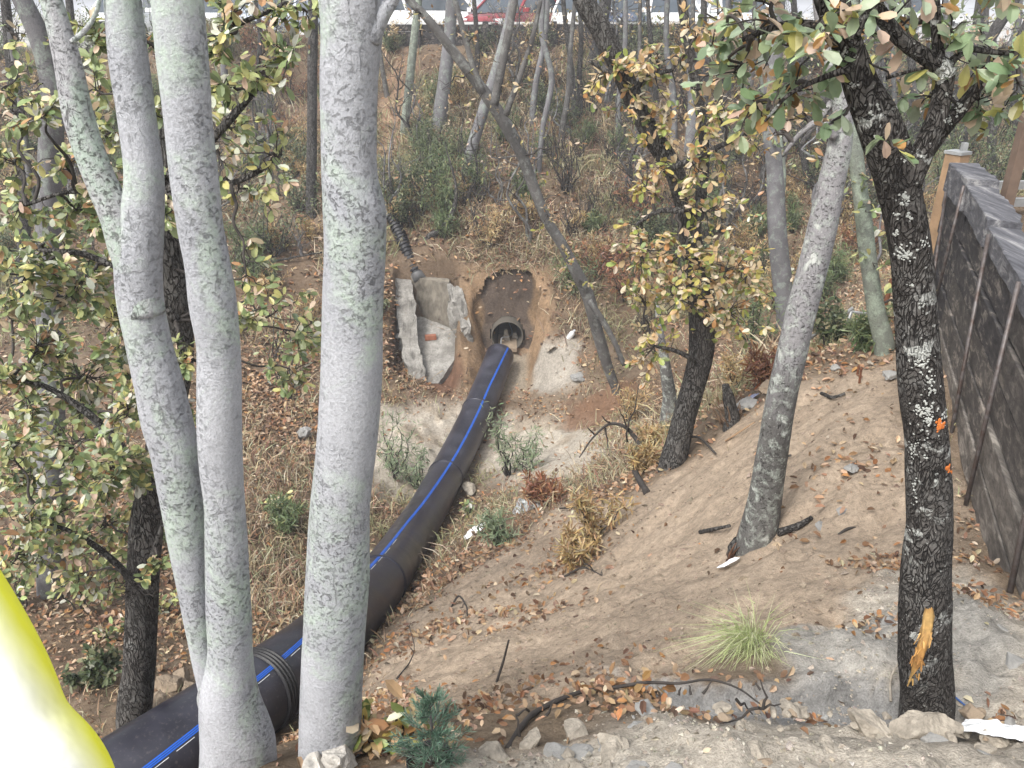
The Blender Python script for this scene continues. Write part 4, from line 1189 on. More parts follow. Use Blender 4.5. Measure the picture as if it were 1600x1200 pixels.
def carx(px, Y): return WY(px, 30, Y)[0]
make_car('white van parked side on behind the big pale trunk', carx(655, 28.2), 28.2, 0.05, (0.80,0.81,0.82), 'van', 'van')
make_car('dark red car parked above the black timber wall', carx(800, 28.0), 28.0, R(-118), (0.24,0.03,0.035))
make_car('white car parked just right of the red car', carx(905, 28.6), 28.6, R(-96), (0.80,0.80,0.79), 'sedan')
make_car('dark blue grey car behind the dark oak fork at the top', carx(970, 29.2), 29.2, R(-80), (0.07,0.09,0.14))
make_car('white saloon facing the ravine with pale plate and dark grille', carx(1045, 28.3), 28.3, R(-90), (0.83,0.83,0.82), 'sedan')
make_car('white car at the right end of the parked row', carx(1150, 28.6), 28.6, R(-88), (0.80,0.81,0.82))
make_car('pale blue grey car half hidden by leaves on the left', carx(440, 29.0), 29.0, R(-95), (0.50,0.55,0.62))
make_car('white car far left beyond the triple pale tree', carx(200, 29.2), 29.2, R(-85), (0.80,0.81,0.82), 'sedan')
make_car('white hatchback between the left stems at the top edge', carx(330, 28.8), 28.8, R(-92), (0.78,0.79,0.80))
make_car('silver car farthest right beyond the thin trunks', carx(1420, 29.0), 29.0, R(-90), (0.55,0.56,0.57), 'sedan')

# ================================================================== THE PEOPLE: shoulder and arm of a person beside the camera
def person():
    X0, Y0, G = -0.92, 0.60, hz(-0.92, 0.60)
    root = thing('person', 'person in yellow high visibility jacket with painted white glare beside the viewer at lower left', 'person', (X0, Y0, G))
    S = W(-255, 765, 0.75); E = W(78, 1298, 0.75)
    def skin(name, verts, edges, mat, sub=2, root_i=0):
        me = bpy.data.meshes.new(name); me.from_pydata([tuple(np.array(v[:3]) - np.array(root.location)) for v in verts], edges, [])
        o = bpy.data.objects.new(name, me); COL.objects.link(o); o.parent = root
        o.modifiers.new('skin', 'SKIN')
        for i, v in enumerate(verts):
            r = v[3]; me.skin_vertices[0].data[i].radius = (r, v[4] if len(v) > 4 else r)
            me.skin_vertices[0].data[i].use_root = (i == root_i)
        sb = o.modifiers.new('subsurf', 'SUBSURF'); sb.levels = sub; sb.render_levels = sub
        o.modifiers['skin'].use_smooth_shade = True
        me.materials.append(mat); return o
    sk = mat_plain('skin', (0.42,0.25,0.17), 0.55, vary=0.1)
    zs = S[2] + 0.02; nx = X0 - 0.0
    hand = np.array([X0 + 0.17, Y0 + 0.05, G + 0.98])
    L = lambda dx, dy, z, *r: (X0 + dx, Y0 + dy, z, *r)
    zp = G + 0.86
    body = [L(0,0,zp,.15,.12), L(0,0,zp+.22,.14,.11), L(0,0,zs-.08,.17,.12), L(0,0.01,zs+.06,.07), L(0,.03,zs+.17,.085,.095), L(0,.04,zs+.27,.08,.09),
            (*S,.055), (*E,.042), (*hand,.028), L(-.28,0,zs-.02,.055), L(-.34,.02,zs-.32,.042), L(-.30,.16,zs-.54,.028),
            L(.09,0,zp-.05,.085), L(.10,.01,G+.47,.055), L(.10,-.02,G+.08,.04), L(.11,.15,G+.04,.035),
            L(-.09,0,zp-.05,.085), L(-.10,.01,G+.47,.055), L(-.10,-.02,G+.08,.04), L(-.11,.15,G+.04,.035)]
    ed = [(0,1),(1,2),(2,3),(3,4),(4,5),(2,6),(6,7),(7,8),(2,9),(9,10),(10,11),(0,12),(12,13),(13,14),(14,15),(0,16),(16,17),(17,18),(18,19)]
    # five fingers on each hand
    for h, ax_ in ((8, np.array([-.6, .5, -.5])), (11, np.array([.1, .5, -.8]))):
        b0 = np.array(body[h][:3])
        for k in range(5):
            o = np.array([0.012, 0.012, 0]) * (k - 2)
            p1 = b0 + ax_ * .06 + o * 1.6 + (np.array([.03, 0, .01]) if k == 4 else 0); p2 = p1 + ax_ * (.035 + .006 * (2 - abs(k - 1))) + np.array([0, -.01, -.01])
            i = len(body); body += [(*p1, .010), (*p2, .008)]; ed += [(h, i), (i, i+1)]
    skin('body', body, ed, sk, 2)
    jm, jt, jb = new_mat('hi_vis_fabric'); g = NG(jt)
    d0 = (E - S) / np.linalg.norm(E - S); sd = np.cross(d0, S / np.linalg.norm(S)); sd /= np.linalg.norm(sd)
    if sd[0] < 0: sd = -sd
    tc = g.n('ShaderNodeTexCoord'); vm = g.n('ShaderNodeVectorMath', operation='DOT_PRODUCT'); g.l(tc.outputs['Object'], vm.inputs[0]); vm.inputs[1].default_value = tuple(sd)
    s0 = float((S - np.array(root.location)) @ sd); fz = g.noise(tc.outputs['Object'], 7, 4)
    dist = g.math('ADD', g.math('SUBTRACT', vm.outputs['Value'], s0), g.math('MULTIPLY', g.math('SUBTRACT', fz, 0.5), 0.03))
    g.l(g.mix(g.ramp(g.math('MULTIPLY', dist, 5.0), (0.17, 0.0), (0.33, 1.0)), (0.95, 0.95, 0.88), (0.95, 0.95, 0.05)), jb.inputs['Base Color'])    # yellow fabric with overexposed white painted in, fading to yellow at the outer side
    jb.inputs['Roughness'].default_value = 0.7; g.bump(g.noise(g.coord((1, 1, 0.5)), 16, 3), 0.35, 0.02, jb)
    # folds: extra joints along the sleeve swell and pinch it
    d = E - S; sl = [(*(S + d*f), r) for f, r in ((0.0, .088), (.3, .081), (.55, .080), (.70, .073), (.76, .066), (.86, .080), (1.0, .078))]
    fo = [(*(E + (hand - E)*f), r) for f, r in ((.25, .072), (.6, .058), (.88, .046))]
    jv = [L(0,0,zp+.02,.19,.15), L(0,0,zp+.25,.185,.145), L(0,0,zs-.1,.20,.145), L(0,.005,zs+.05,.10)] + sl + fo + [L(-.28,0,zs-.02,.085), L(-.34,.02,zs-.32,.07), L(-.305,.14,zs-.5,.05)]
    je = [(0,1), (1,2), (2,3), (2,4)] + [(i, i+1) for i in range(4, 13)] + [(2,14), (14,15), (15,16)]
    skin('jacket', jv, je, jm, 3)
    skin('trousers', [L(0,0,zp+.03,.165,.13), L(.095,0,zp-.1,.105), L(.10,.01,G+.47,.08), L(.10,-.02,G+.12,.07), L(-.095,0,zp-.1,.105), L(-.10,.01,G+.47,.08), L(-.10,-.02,G+.12,.07)],
         [(0,1),(1,2),(2,3),(0,4),(4,5),(5,6)], mat_plain('navy_cloth', (0.03,0.035,0.06), 0.9), 2)
    skin('hair', [L(0,.0,zs+.27,.085), L(0,.01,zs+.34,.075), L(0,-.04,zs+.2,.06)], [(0,1),(0,2)], mat_plain('dark_hair', (0.02,0.016,0.013), 0.6), 2)
    for s in (-1, 1):
        mb = MB(); mb.tube([(X0 + s*.035, Y0 + .115, zs+.225), (X0 + s*.035, Y0 + .128, zs+.225)], .010, 8); mb.build('eye', M['black_plastic'], root)
        mb = MB(); mb.tube([(X0 + s*.09, Y0+.03, zs+.18), (X0 + s*.097, Y0+.03, zs+.21), (X0 + s*.09, Y0+.025, zs+.24)], .012, 8); mb.build('ear', sk, root)
    mb = MB(); mb.tube([(X0, Y0+.12, zs+.23), (X0, Y0+.145, zs+.195), (X0, Y0+.135, zs+.185)], [.008, .014, .01], 8); mb.build('nose', sk, root)
    mb = MB(); mb.tube([(X0-.022, Y0+.128, zs+.15), (X0, Y0+.134, zs+.148), (X0+.022, Y0+.128, zs+.15)], .006, 8); mb.build('mouth', mat_plain('lips', (0.3,0.12,0.1), 0.5), root)
    for s in (-1, 1):
        mb = MB(); mb.tube([(X0+s*.10, Y0-.06, G+.07), (X0+s*.10, Y0+.02, G+.075), (X0+s*.105, Y0+.12, G+.055), (X0+s*.11, Y0+.2, G+.04)], [.05, .055, .048, .035], 12)
        mb.build('boot', M['black_trim'], root)
person()

# ================================================================== TREES
def gY(px, py): return float(WT(px, py)[1])

# triple stemmed pale tree, front left
Y1 = 1.86
s3 = px_path([(374,1215,118), (371,1158,108), (359,1096,90), (360,1033,70), (357,950,68), (354,867,66), (350,783,62), (345,725,66), (343,662,69), (343,600,68), (341,537,67), (333,475,73), (324,412,70), (313,355,71), (304,281,74), (294,187,73), (286,94,77), (278,0,77)], Y1, 0.0, 1.8)
s2 = px_path([(345,1140,40), (330,1085,34), (318,1033,34), (306,950,44), (295,867,56), (284,783,66), (272,700,74), (262,662,77), (248,600,72), (233,537,67), (221,475,68), (217,412,70), (221,355,66), (225,281,58), (214,187,56), (201,94,58), (192,0,54)], Y1 + 0.02, 0.03, 1.6)
s1 = px_path([(214,430,56), (200,385,58), (184,340,52), (157,281,47), (124,187,46), (105,94,40), (80,0,32), (66,-50,30)], Y1 + 0.06, 0.05, 1.5, down=0.1)
tw1 = px_path([(112,66,9), (135,45,8), (150,20,7), (158,-20,6)], Y1 + 0.05, 0, 0, down=0)
knot = px_path([(345,1150,34), (328,1112,28), (318,1086,20), (314,1076,8)], Y1 - 0.01, 0, 0)
make_tree('pale_barked_tree', 'pale grey tree of three stems rising from one base at left', [s3, s2, s1], M['bark_pale'],
          limbs=[knot, tw1], limb_mat=M['bark_pale_lichen'], stem_mats=[M['bark_pale'], M['bark_pale'], M['bark_pale_lichen']], rough=0.045, rfreq=5, sides=28, nres=8)
# one big pale trunk
b1 = px_path([(517,1195,98), (518,1100,95), (522,1000,95), (528,900,98), (531,800,92), (541,705,92), (549,600,94), (551,480,94), (555,375,96), (554,330,98), (547,281,89), (545,200,87), (546,110,90), (549,62,94), (551,0,104)], Y1 + 0.02, 0.0, 1.8)
fork = px_path([(575,60,40), (594,25,30), (612,0,22), (630,-40,20)], Y1, 0, 0.8, down=0)
make_tree('pale_barked_tree', 'single thick pale grey trunk nearest the viewer, standing behind the white rock', [b1], M['bark_pale'], limbs=[fork], rough=0.03, rfreq=5, sides=30, nres=8)

# dark oak at right with near green leaves
YD = 1.97
d1 = px_path([(1447,1128,80), (1446,1000,78), (1446,900,74), (1452,800,66), (1449,700,64), (1438,600,64), (1431,500,62), (1423,400,62), (1405,300,60), (1375,200,66), (1344,130,54), (1322,65,46), (1300,0,50)], YD, 0.03, 1.4)
def limbp(pts, Y, lean=0.0): return px_path(pts, Y, lean, 0, 0)
YT = YD + 0.04
dl = [limbp([(1418,285,44), (1440,240,36), (1465,180,30), (1478,105,28)], YT), limbp([(1478,108,28), (1440,85,26), (1405,58,24), (1378,25,24), (1350,-30,22)], YT),
      limbp([(1468,100,18), (1463,50,16), (1460,-30,15)], YT), limbp([(1428,262,30), (1470,205,26), (1505,165,22), (1530,132,16)], YT + 0.05),
      limbp([(1515,76,9), (1560,82,8), (1610,84,6)], YT), limbp([(1478,105,14), (1500,85,10), (1520,76,9)], YT),
      limbp([(1322,75,26), (1275,42,18), (1220,40,12), (1160,62,8)], YT), limbp([(1335,105,12), (1290,120,9), (1230,150,6), (1195,190,4)], YT - 0.05),
      limbp([(1385,122,6), (1420,112,5), (1462,102,5)], YT), limbp([(1335,60,14), (1360,5,12), (1380,-40,10)], YT)]
make_tree('dark_oak', 'dark cracked bark oak with orange blaze cut near its base, right foreground', [d1], M['bark_oak'],
          limbs=dl, blobs=[(1255,80,75,YT,10), (1180,50,75,YT+0.2,10), (1140,110,60,YT+0.35,9), (1290,40,70,YT-0.1,9), (1345,50,46,YT,6), (1490,50,70,YT,10), (1560,80,70,YT+0.15,10), (1530,160,60,YT+.1,8),
                           (1590,130,50,YT-.05,7), (1175,170,55,YT+0.2,8), (1120,40,60,YT+0.35,9), (1230,140,60,YT+.1,8), (1410,40,50,YT+.1,7), (1300,190,36,YT,2), (1395,230,26,YT-.12,2), (1380,-60,120,YT,11), (1560,-40,90,YT,9), (1200,-40,90,YT,9), (1450,150,50,YT+.2,6)],
          pal=OAK_NEAR, bough=0.0065, leaf=0.050, wid=0.56, rough=0.07, rfreq=9, sides=30, nres=8, whorl=5, droop=0.25)
# blaze, lichen rosettes and paint spots sit on the oak's bark
oak = [o for o in COL.objects if o.name.startswith('dark_oak')][0]
from mathutils.bvhtree import BVHTree
def surf_of(root):
    """surface of a thing's trunk meshes, for laying small things on the bark where the photo shows them"""
    V, F = [], []
    for o in root.children:
        if o.name.split('.')[0] in ('trunk', 'limb'):
            n = len(V); off = Vector(root.location); V += [v.co + off for v in o.data.vertices]; F += [[i + n for i in p.vertices] for p in o.data.polygons]
    return BVHTree.FromPolygons(V, F)
def on_bark(tree, px, py, off=0.0):
    d = Vector(ray(px, py)).normalized(); h = tree.ray_cast(Vector((0, 0, 0)), d)
    if h[0] is None or h[3] > 9: return None, None
    return np.array(h[0]) - np.array(d) * off, np.array(h[1]) * (1 if h[1].dot(d) < 0 else -1)
oak_t = surf_of(oak)

def blaze():
    ctr = [(1452,950,7), (1451,962,10), (1449,978,11), (1446,995,11), (1441,1012,10), (1436,1030,10), (1430,1046,7), (1425,1056,3)]
    pal = [(0.46,0.26,0.09), (0.56,0.36,0.14), (0.56,0.35,0.13), (0.54,0.32,0.12), (0.48,0.26,0.08), (0.43,0.22,0.07), (0.42,0.24,0.08), (0.42,0.27,0.10)]
    V, F, C = [], [], []
    for i, (x, y, w) in enumerate(ctr):
        for k in range(9):
            u = -1 + k / 4
            q, nr = on_bark(oak_t, x + u*w*(1 + 0.2*rng.normal()*0.5), y + rng.normal()*1.5, 0.0015 if abs(u) < .9 else -0.001)
            V.append(q); C.append(np.array(pal[i]) * (1.0 if abs(u) < 0.6 else 0.5) * rng.uniform(0.8, 1.15))
    for i in range(len(ctr)-1):
        for k in range(8): F.append((i*9+k, i*9+k+1, (i+1)*9+k+1, (i+1)*9+k))
    mb = MB(); mb.add(V, F, np.array(C), False)
    for _ in range(34):    # torn bark shreds
        i = rng.integers(3, 8); x, y, w = ctr[i]
        q, nr = on_bark(oak_t, x + rng.uniform(-1, 1)*w, y + rng.uniform(-8, 8), 0.002)
        dn = q + nr*rng.uniform(.002, .012) + np.array([rng.normal(0, .007), 0, -0.012 - 0.02*rng.random()])
        s = np.array([0.003, 0, 0.001]); mb.add([q - s, q + s, dn + s*0.6, dn - s*0.6], [(0,1,2,3)], np.array(pal[i]) * rng.uniform(.6, 1.3), False)
    M['blaze'] = mat_col('raw_cut_wood', 0.7, 0, 0.35, 60)
    mb.build('blaze_cut', M['blaze'], oak, col=True)
    pts = []
    for (cx, cy, sx, sy, n) in ((1415,310,8,8,30), (1402,335,3,5,8), (1421,338,3,6,9), (1399,362,5,5,10), (1414,395,16,12,46), (1443,380,6,8,12), (1450,648,14,20,70), (1438,640,10,10,18), (1475,655,5,12,18), (1420,445,4,3,5), (1440,475,4,6,8),
                                (1437,480,3,4,4), (1370,215,5,4,6), (1362,175,4,4,5), (1372,165,3,4,4), (1335,132,6,4,8), (1318,82,8,8,12), (1412,250,5,4,5), (1425,705,6,14,20), (1430,770,4,20,16), (1415,830,5,20,16), (1440,560,16,24,60), (1455,600,10,20,30), (1500,170,10,14,24), (1480,190,8,10,14), (1440,690,20,30,24)):
        for _ in range(n): pts.append((cx + rng.normal()*sx*0.55, cy + rng.normal()*sy*0.55))
    mb = MB()
    for (x, y) in pts:
        q, nrm = on_bark(oak_t, x, y, 0.0005)
        if q is None: continue
        a = np.cross(nrm, (0, 0, 1.0)); a /= np.linalg.norm(a) + 1e-9; b = np.cross(nrm, a)
        r = rng.uniform(0.0012, 0.0044); V = [q + nrm*0.003]; n = 9
        for j in range(n): V.append(q + nrm*0.001 + (a*math.cos(j*6.283/n) + b*math.sin(j*6.283/n)) * r * rng.uniform(0.5, 1.35))
        mb.add(V, [(0, 1+j, 1+(j+1) % n) for j in range(n)], None, False)
    tag(mb.build('lichen_crust', mat_plain('white_lichen', (0.44,0.45,0.42), 0.95, vary=0.35, scale=60), oak), kind='stuff')
    for (cx, cy, sx, sy, n) in ((1469,664,4,8,26), (1482,732,4,5,14)):
        mb = MB()
        for _ in range(n):
            q, nrm = on_bark(oak_t, cx + rng.normal()*sx*0.6, cy + rng.normal()*sy*0.7, 0.001); r = rng.uniform(0.003, 0.007)
            if q is None: continue
            a = np.cross(nrm, (0, 0, 1.0)); a /= np.linalg.norm(a) + 1e-9; b = np.cross(nrm, a)
            mb.add([q + nrm*0.003] + [q + nrm*.001 + (a*math.cos(j*.785) + b*math.sin(j*.785)) * r for j in range(8)], [(0, 1+j, 1+(j+1) % 8) for j in range(8)], None, False)
        if mb.nv: mb.build('orange_paint_spot', M['orange_paint'], oak)
blaze()

# lichened leaning tree in the middle of the sandy bank
YM = 4.42
m1 = px_path([(1180,852,62), (1195,780,52), (1208,700,48), (1222,620,46), (1238,550,45), (1254,480,46), (1268,425,46), (1284,360,44), (1298,290,42), (1312,225,38), (1316,175,30), (1304,120,24), (1288,60,20), (1280,10,18)], YM, 0.0, 1.2)
ml = [limbp([(1314,205,20), (1322,170,18), (1335,140,14), (1340,100,12)], YM + .02), limbp([(1305,215,14), (1280,190,12), (1255,205,9), (1225,240,5)], YM - .05), limbp([(1300,160,12), (1270,200,8), (1252,225,6)], YM + .05)]
make_tree('lichened_tree', 'leaning grey tree spotted with pale lichen in the middle of the sandy bank', [m1], M['bark_mid'], limbs=ml, limb_mat=M['bark_midtop'], rough=0.05, rfreq=6, sides=22,
          blobs=[(1260,185,40,YM,8), (1215,205,36,YM,6)], pal=OAK_TAN, leaf=0.06, whorl=4)

# yellow-leaved dark oak
YO = 7.05
o1 = px_path([(1050,730,42), (1062,680,37), (1078,620,37), (1094,560,39), (1098,500,42), (1090,430,38), (1078,370,34), (1070,320,30), (1050,262,30), (1020,215,30), (992,160,30), (968,105,32), (938,45,34), (912,0,32)], YO, 0.04, 1.5)
ol = [limbp([(1080,380,20), (1096,300,18), (1100,220,16), (1085,120,16), (1068,20,15), (1062,-20,14)], YO + .5, 0.02), limbp([(1094,470,12), (1130,430,9), (1165,420,6)], YO), limbp([(1068,330,12), (1030,330,8), (995,350,5)], YO - .1),
      limbp([(1052,262,12), (1110,235,9), (1165,205,7), (1200,160,5)], YO - .1), limbp([(1088,565,8), (1060,550,7), (1020,540,4)], YO - .1), limbp([(985,150,12), (1010,120,9), (1050,110,6)], YO), limbp([(975,120,10), (945,110,7), (920,95,4)], YO)]
make_tree('yellow_leaved_oak', 'dark leaning oak with yellow and tan leaves at centre right', [o1], M['bark_dark'], limbs=ol,
          blobs=[(985,140,58,YO,16), (940,115,48,YO,11), (1040,190,75,YO,19), (1120,170,68,YO-.2,16), (1165,215,58,YO,12), (1010,290,43,YO,11), (1085,260,61,YO-.2,14), (1060,400,85,YO-.3,32), (1135,420,73,YO-.1,25), (1000,400,61,YO-.2,17),
                 (1110,330,63,YO-.2,16), (1060,470,85,YO-.35,32), (1140,490,65,YO-.2,22), (1020,545,53,YO-.2,14), (1165,440,43,YO,12), (1030,100,56,YO,11), (1000,470,43,YO-.1,12), (1090,60,61,YO,11)],
          pal=OAK_YELLOW, leaf=0.078, wid=0.52, rough=0.06, rfreq=5, sides=18, whorl=7, droop=0.2)

# V shaped slender tree, centre
YV = gY(963, 612)
v1 = px_path([(964,616,14), (952,580,16), (941,545,18), (930,505,19), (918,460,20), (898,420,18), (880,385,17), (855,345,17), (835,295,17), (812,235,18), (792,198,20), (768,160,19), (735,115,17), (700,70,15), (664,25,13), (640,0,12)], YV, -0.1, 1.2)
vl = [limbp([(975,570,8), (958,530,9), (938,495,10), (920,470,10)], YV - .6), limbp([(772,165,15), (785,100,14), (797,40,13), (806,-10,12)], YV - 1.0), limbp([(755,145,10), (735,90,9), (722,40,9), (708,-10,8)], YV - 1.0),
      limbp([(790,180,10), (812,120,9), (832,60,8), (845,0,7)], YV - 1.0)]
make_tree('slender_forked_tree', 'slender grey tree arching leftward over the ravine into a wide fork', [v1], M['bark_slender'], limbs=vl, rough=0.04, rfreq=4, sides=14,
          blobs=[(885,395,30,YV-.5,8), (905,440,26,YV-.4,6), (860,340,34,YV-.6,5), (768,160,26,YV-1,4), (960,560,26,YV-.2,3), (650,20,40,YV-1.2,6), (830,70,36,YV-1,5), (700,130,50,YV-1,5), (870,230,60,YV-.9,6), (800,120,40,YV-1,5), (740,60,40,YV-1.1,5)], pal=OAK_TAN + [(15,(0.35,0.33,0.08))], leaf=0.085, whorl=4)

# dark trunked oak behind the pale stems, with the mass of green and yellow leaves at left
YK = gY(212, 1130)
k1 = px_path([(210,1135,52), (217,1050,50), (222,950,48), (226,860,50), (235,780,48), (256,680,44), (276,590,44), (279,500,44), (272,400,38), (264,290,32), (264,200,28), (276,110,24), (288,0,20)], YK, 0.06, 1.5)
kl = [limbp([(232,800,16), (190,700,14), (130,640,11), (60,600,8), (10,590,5)], YK - .1), limbp([(276,500,16), (210,440,13), (140,400,10), (60,390,6)], YK), limbp([(264,300,16), (330,220,13), (390,150,11), (450,70,8)], YK - .3), limbp([(225,930,12), (170,870,10), (110,830,7), (60,815,5)], YK - .2),
      limbp([(262,270,14), (340,290,10), (400,270,8), (440,240,5)], YK - .3), limbp([(256,180,12), (300,90,10), (370,40,8), (440,10,6)], YK - .3), limbp([(274,420,12), (200,330,10), (120,300,7), (40,320,5)], YK), limbp([(228,900,10), (250,830,7), (265,780,5)], YK - .3)]
kb = [(40,430,60,12), (110,460,62,14), (175,500,60,14), (60,540,62,14), (140,590,66,16), (200,640,50,12), (50,640,60,13), (110,700,66,16), (180,730,56,14), (40,740,56,12), (90,800,60,14), (160,820,52,12), (220,830,40,9), (30,330,50,9), (120,330,46,9), (150,420,46,10),
      (270,330,34,6), (275,560,30,4), (180,900,44,9), (240,890,26,5), (60,870,50,9), (25,250,44,6), (215,590,36,8), (20,880,40,6), (120,900,40,7), (275,650,26,4), (225,730,36,8), (100,250,40,5)]
kb += [(150,140,46,7), (160,215,46,8), (150,280,40,7), (242,180,30,4), (262,260,30,4), (250,60,36,4), (150,60,46,6), (20,130,50,6), (60,180,46,6), (275,450,30,4), (290,560,28,4), (300,650,24,3), (390,500,36,5), (470,520,40,6), (460,580,40,6), (30,480,50,10), (90,560,50,10), (20,600,40,9), (150,760,44,9), (30,820,50,9), (100,850,40,8), (200,550,40,8), (160,340,40,8), (70,390,50,9), (215,730,36,8), (130,640,40,8), (20,700,40,8)]
kr = [(385,430,40,7), (440,480,40,6), (350,60,40,9), (395,120,46,11), (445,30,40,9), (370,200,44,10), (420,240,44,9), (350,20,40,8), (455,90,36,6), (395,300,34,6), (340,130,30,6), (480,20,26,4), (345,250,26,4)]
make_tree('dark_trunked_oak', 'dark rough trunk with masses of green and yellow leaves behind the pale stems', [k1], M['bark_dark'], limbs=kl, rough=0.07, rfreq=7, sides=20,
          blobs=[(a, b, c, YK + rng.uniform(-0.5, 0.5), int(n*1.7)) for a, b, c, n in kb] + [(a, b, c*1.35, YK - rng.uniform(-0.3, 0.7), int(n*1.1)) for a, b, c, n in kr], pal=OAK_GREEN, leaf=0.066, wid=0.5, whorl=7, droop=0.15, bough=0.011)
mb = MB()
kn = [o for o in COL.objects if o.name.startswith('dark_trunked_oak')][0]; kt = surf_of(kn)
for _ in range(60):
    q, nrm = on_bark(kt, 214 + rng.uniform(-20, 20), 915 + rng.normal()*12)
    if q is None: continue
    tp, tr = branch_between(q, q + nrm*rng.uniform(.03, .08) + rng.normal(0, .03, 3), .004, .0015, .4, 4); mb.tube(tp, tr, 4, cap=False)
mb.build('twig_burr', M['twig'], kn)

# grey trunk at far left
YG = gY(82, 930)
g1 = px_path([(82,935,42), (80,850,40), (79,700,40), (79,560,38), (77,440,38), (76,330,36), (80,220,36), (80,130,34), (62,60,32), (35,0,30)], YG, 0.0, 1.5)
make_tree('grey_trunked_tree', 'straight grey trunk half covered by leaves at the far left', [g1], M['bark_grey'], limbs=[limbp([(78,400,12), (50,300,10), (35,180,9), (15,50,8)], YG)], rough=0.05, sides=18,
          blobs=[(60,130,50,YG,7), (20,180,40,YG-.3,6), (30,60,40,YG,5), (110,60,40,YG,5)], pal=OAK_GREEN, leaf=0.09, whorl=3)

# background trunks up the far slope
BG = [('slim greenish pole tree beside the path right of the big pale trunk', [(632,207,14), (640,130,13), (648,50,12), (654,0,11)], 'bark_green', 0.0),
      ('smooth grey trunk right of the slim pole tree on the far slope', [(686,202,24), (694,130,21), (702,60,19), (706,0,18)], 'bark_grey', 0.0),
      ('dark straight trunk just left of the big pale trunk', [(487,337,18), (487,250,16), (488,120,16), (489,0,15)], 'bark_dark', 0.0),
      ('grey trunk leaning behind the wide fork at centre', [(728,268,16), (742,215,18), (756,170,17), (775,110,16), (790,55,15), (802,0,14)], 'bark_grey', 0.0),
      ('thin pale trunk just left of the dark oak fork at top centre', [(842,270,9), (848,200,9), (862,120,9), (846,50,9), (848,0,9)], 'bark_grey', 0.0),
      ('slender grey green trunk close behind the lichened leaning tree', [(1228,512,30), (1222,440,30), (1214,350,30), (1210,260,26), (1202,180,24), (1212,80,22), (1216,0,20)], 'bark_grey', 0.0),
      ('thin twin stem leaning against the slender grey green trunk', [(1218,440,16), (1216,340,15), (1222,270,13), (1216,220,12), (1196,150,10), (1190,60,9)], 'bark_green', 0.0),
      ('greenish trunk between the lichened tree and the dark oak', [(1382,548,32), (1370,490,28), (1356,400,26), (1348,330,24), (1338,250,22), (1330,150,20), (1335,0,18)], 'bark_green', 0.0),
      ('grey trunk behind the yellow oak beside the white saloon', [(1078,235,20), (1084,150,19), (1078,70,18), (1066,0,17)], 'bark_grey', 0.0),
      ('thin dark trunk right of the white saloon', [(1098,235,11), (1101,130,10), (1100,0,10)], 'bark_dark', 0.0),
      ('dark trunk on the slope below the dark blue grey car', [(925,100,18), (936,60,18), (946,0,18)], 'bark_dark', 0.0),
      ('thin dark sapling trunk at the far left edge', [(32,480,18), (38,350,18), (30,220,18), (14,60,16), (8,0,14)], 'bark_dark', 0.0),
      ('dim thin trunk second from the right edge on the far slope', [(1548,265,14), (1552,190,13), (1575,110,12), (1602,40,11)], 'bark_dark', 0.0),
      ('dim straight trunk above the capped timber post', [(1500,262,14), (1508,180,12), (1520,90,11), (1530,0,10)], 'bark_dark', 0.0),
      ('forked dim trunk just left of the capped timber post', [(1425,240,15), (1428,170,13), (1424,90,12), (1418,0,11)], 'bark_dark', 0.0),
      ('dark slanting trunk at the top right corner', [(1475,235,20), (1500,150,18), (1540,70,17), (1585,0,16)], 'bark_dark', 0.0),
      ('thin dim trunk between the lichened tree and the greenish trunk', [(1352,300,10), (1365,200,9), (1372,100,9), (1365,0,8)], 'bark_dark', 0.0),
      ('dim trunk behind the slender grey green trunk', [(1262,300,12), (1250,200,11), (1252,100,10), (1240,0,9)], 'bark_dark', 0.0),
      ('short leaning grey stem below the pale sand heap at centre right', [(1042,662,26), (1046,620,22), (1042,590,20), (1035,540,12), (1028,480,8)], 'bark_mid', 0.0),
      ('curved dark stem sweeping up behind the trough', [(668,372,10), (690,358,10), (706,335,8), (713,300,5), (706,262,3), (698,235,2)], 'bark_dark', 0.0),
      ('slim dim trunk left of the thick dark blue grey car', [(898,190,8), (893,110,8), (884,40,7), (880,0,7)], 'bark_dark', 0.0),
      ('thin pale trunk on the far slope between the left stems', [(352,180,12), (350,90,11), (346,0,10)], 'bark_grey', 0.0),
      ('thin trunk on the far slope at the upper left corner', [(118,240,14), (114,120,12), (108,0,11)], 'bark_dark', 0.0),
      ('dim stem far right above the platform planks', [(1592,250,14), (1586,160,12), (1592,60,10)], 'bark_dark', 0.0)]
for j in range(30):      # more thin trees near the crest
    x0 = [410,560,610,735,830,870,905,965,990,1020,1055,1115,1130,1150,1170,1195,1235,1275,1300,1320,1350,1390,1405,1440,1462,1490,1520,1535,1565,1585][j] + rng.uniform(-8, 8)
    y0 = rng.uniform(105, 230); w0 = rng.uniform(7, 13); dx = rng.normal(0, 14)
    BG.append(('thin tree among many on the crest of the far slope', [(x0, y0, w0), (x0 + dx*.3 + rng.normal(0, 3), y0*.66, w0*.9), (x0 + dx*.7 + rng.normal(0, 3), y0*.33, w0*.8), (x0 + dx, 0, w0*.7)], ['bark_dark', 'bark_grey', 'bark_slender'][j % 3], 0.0))
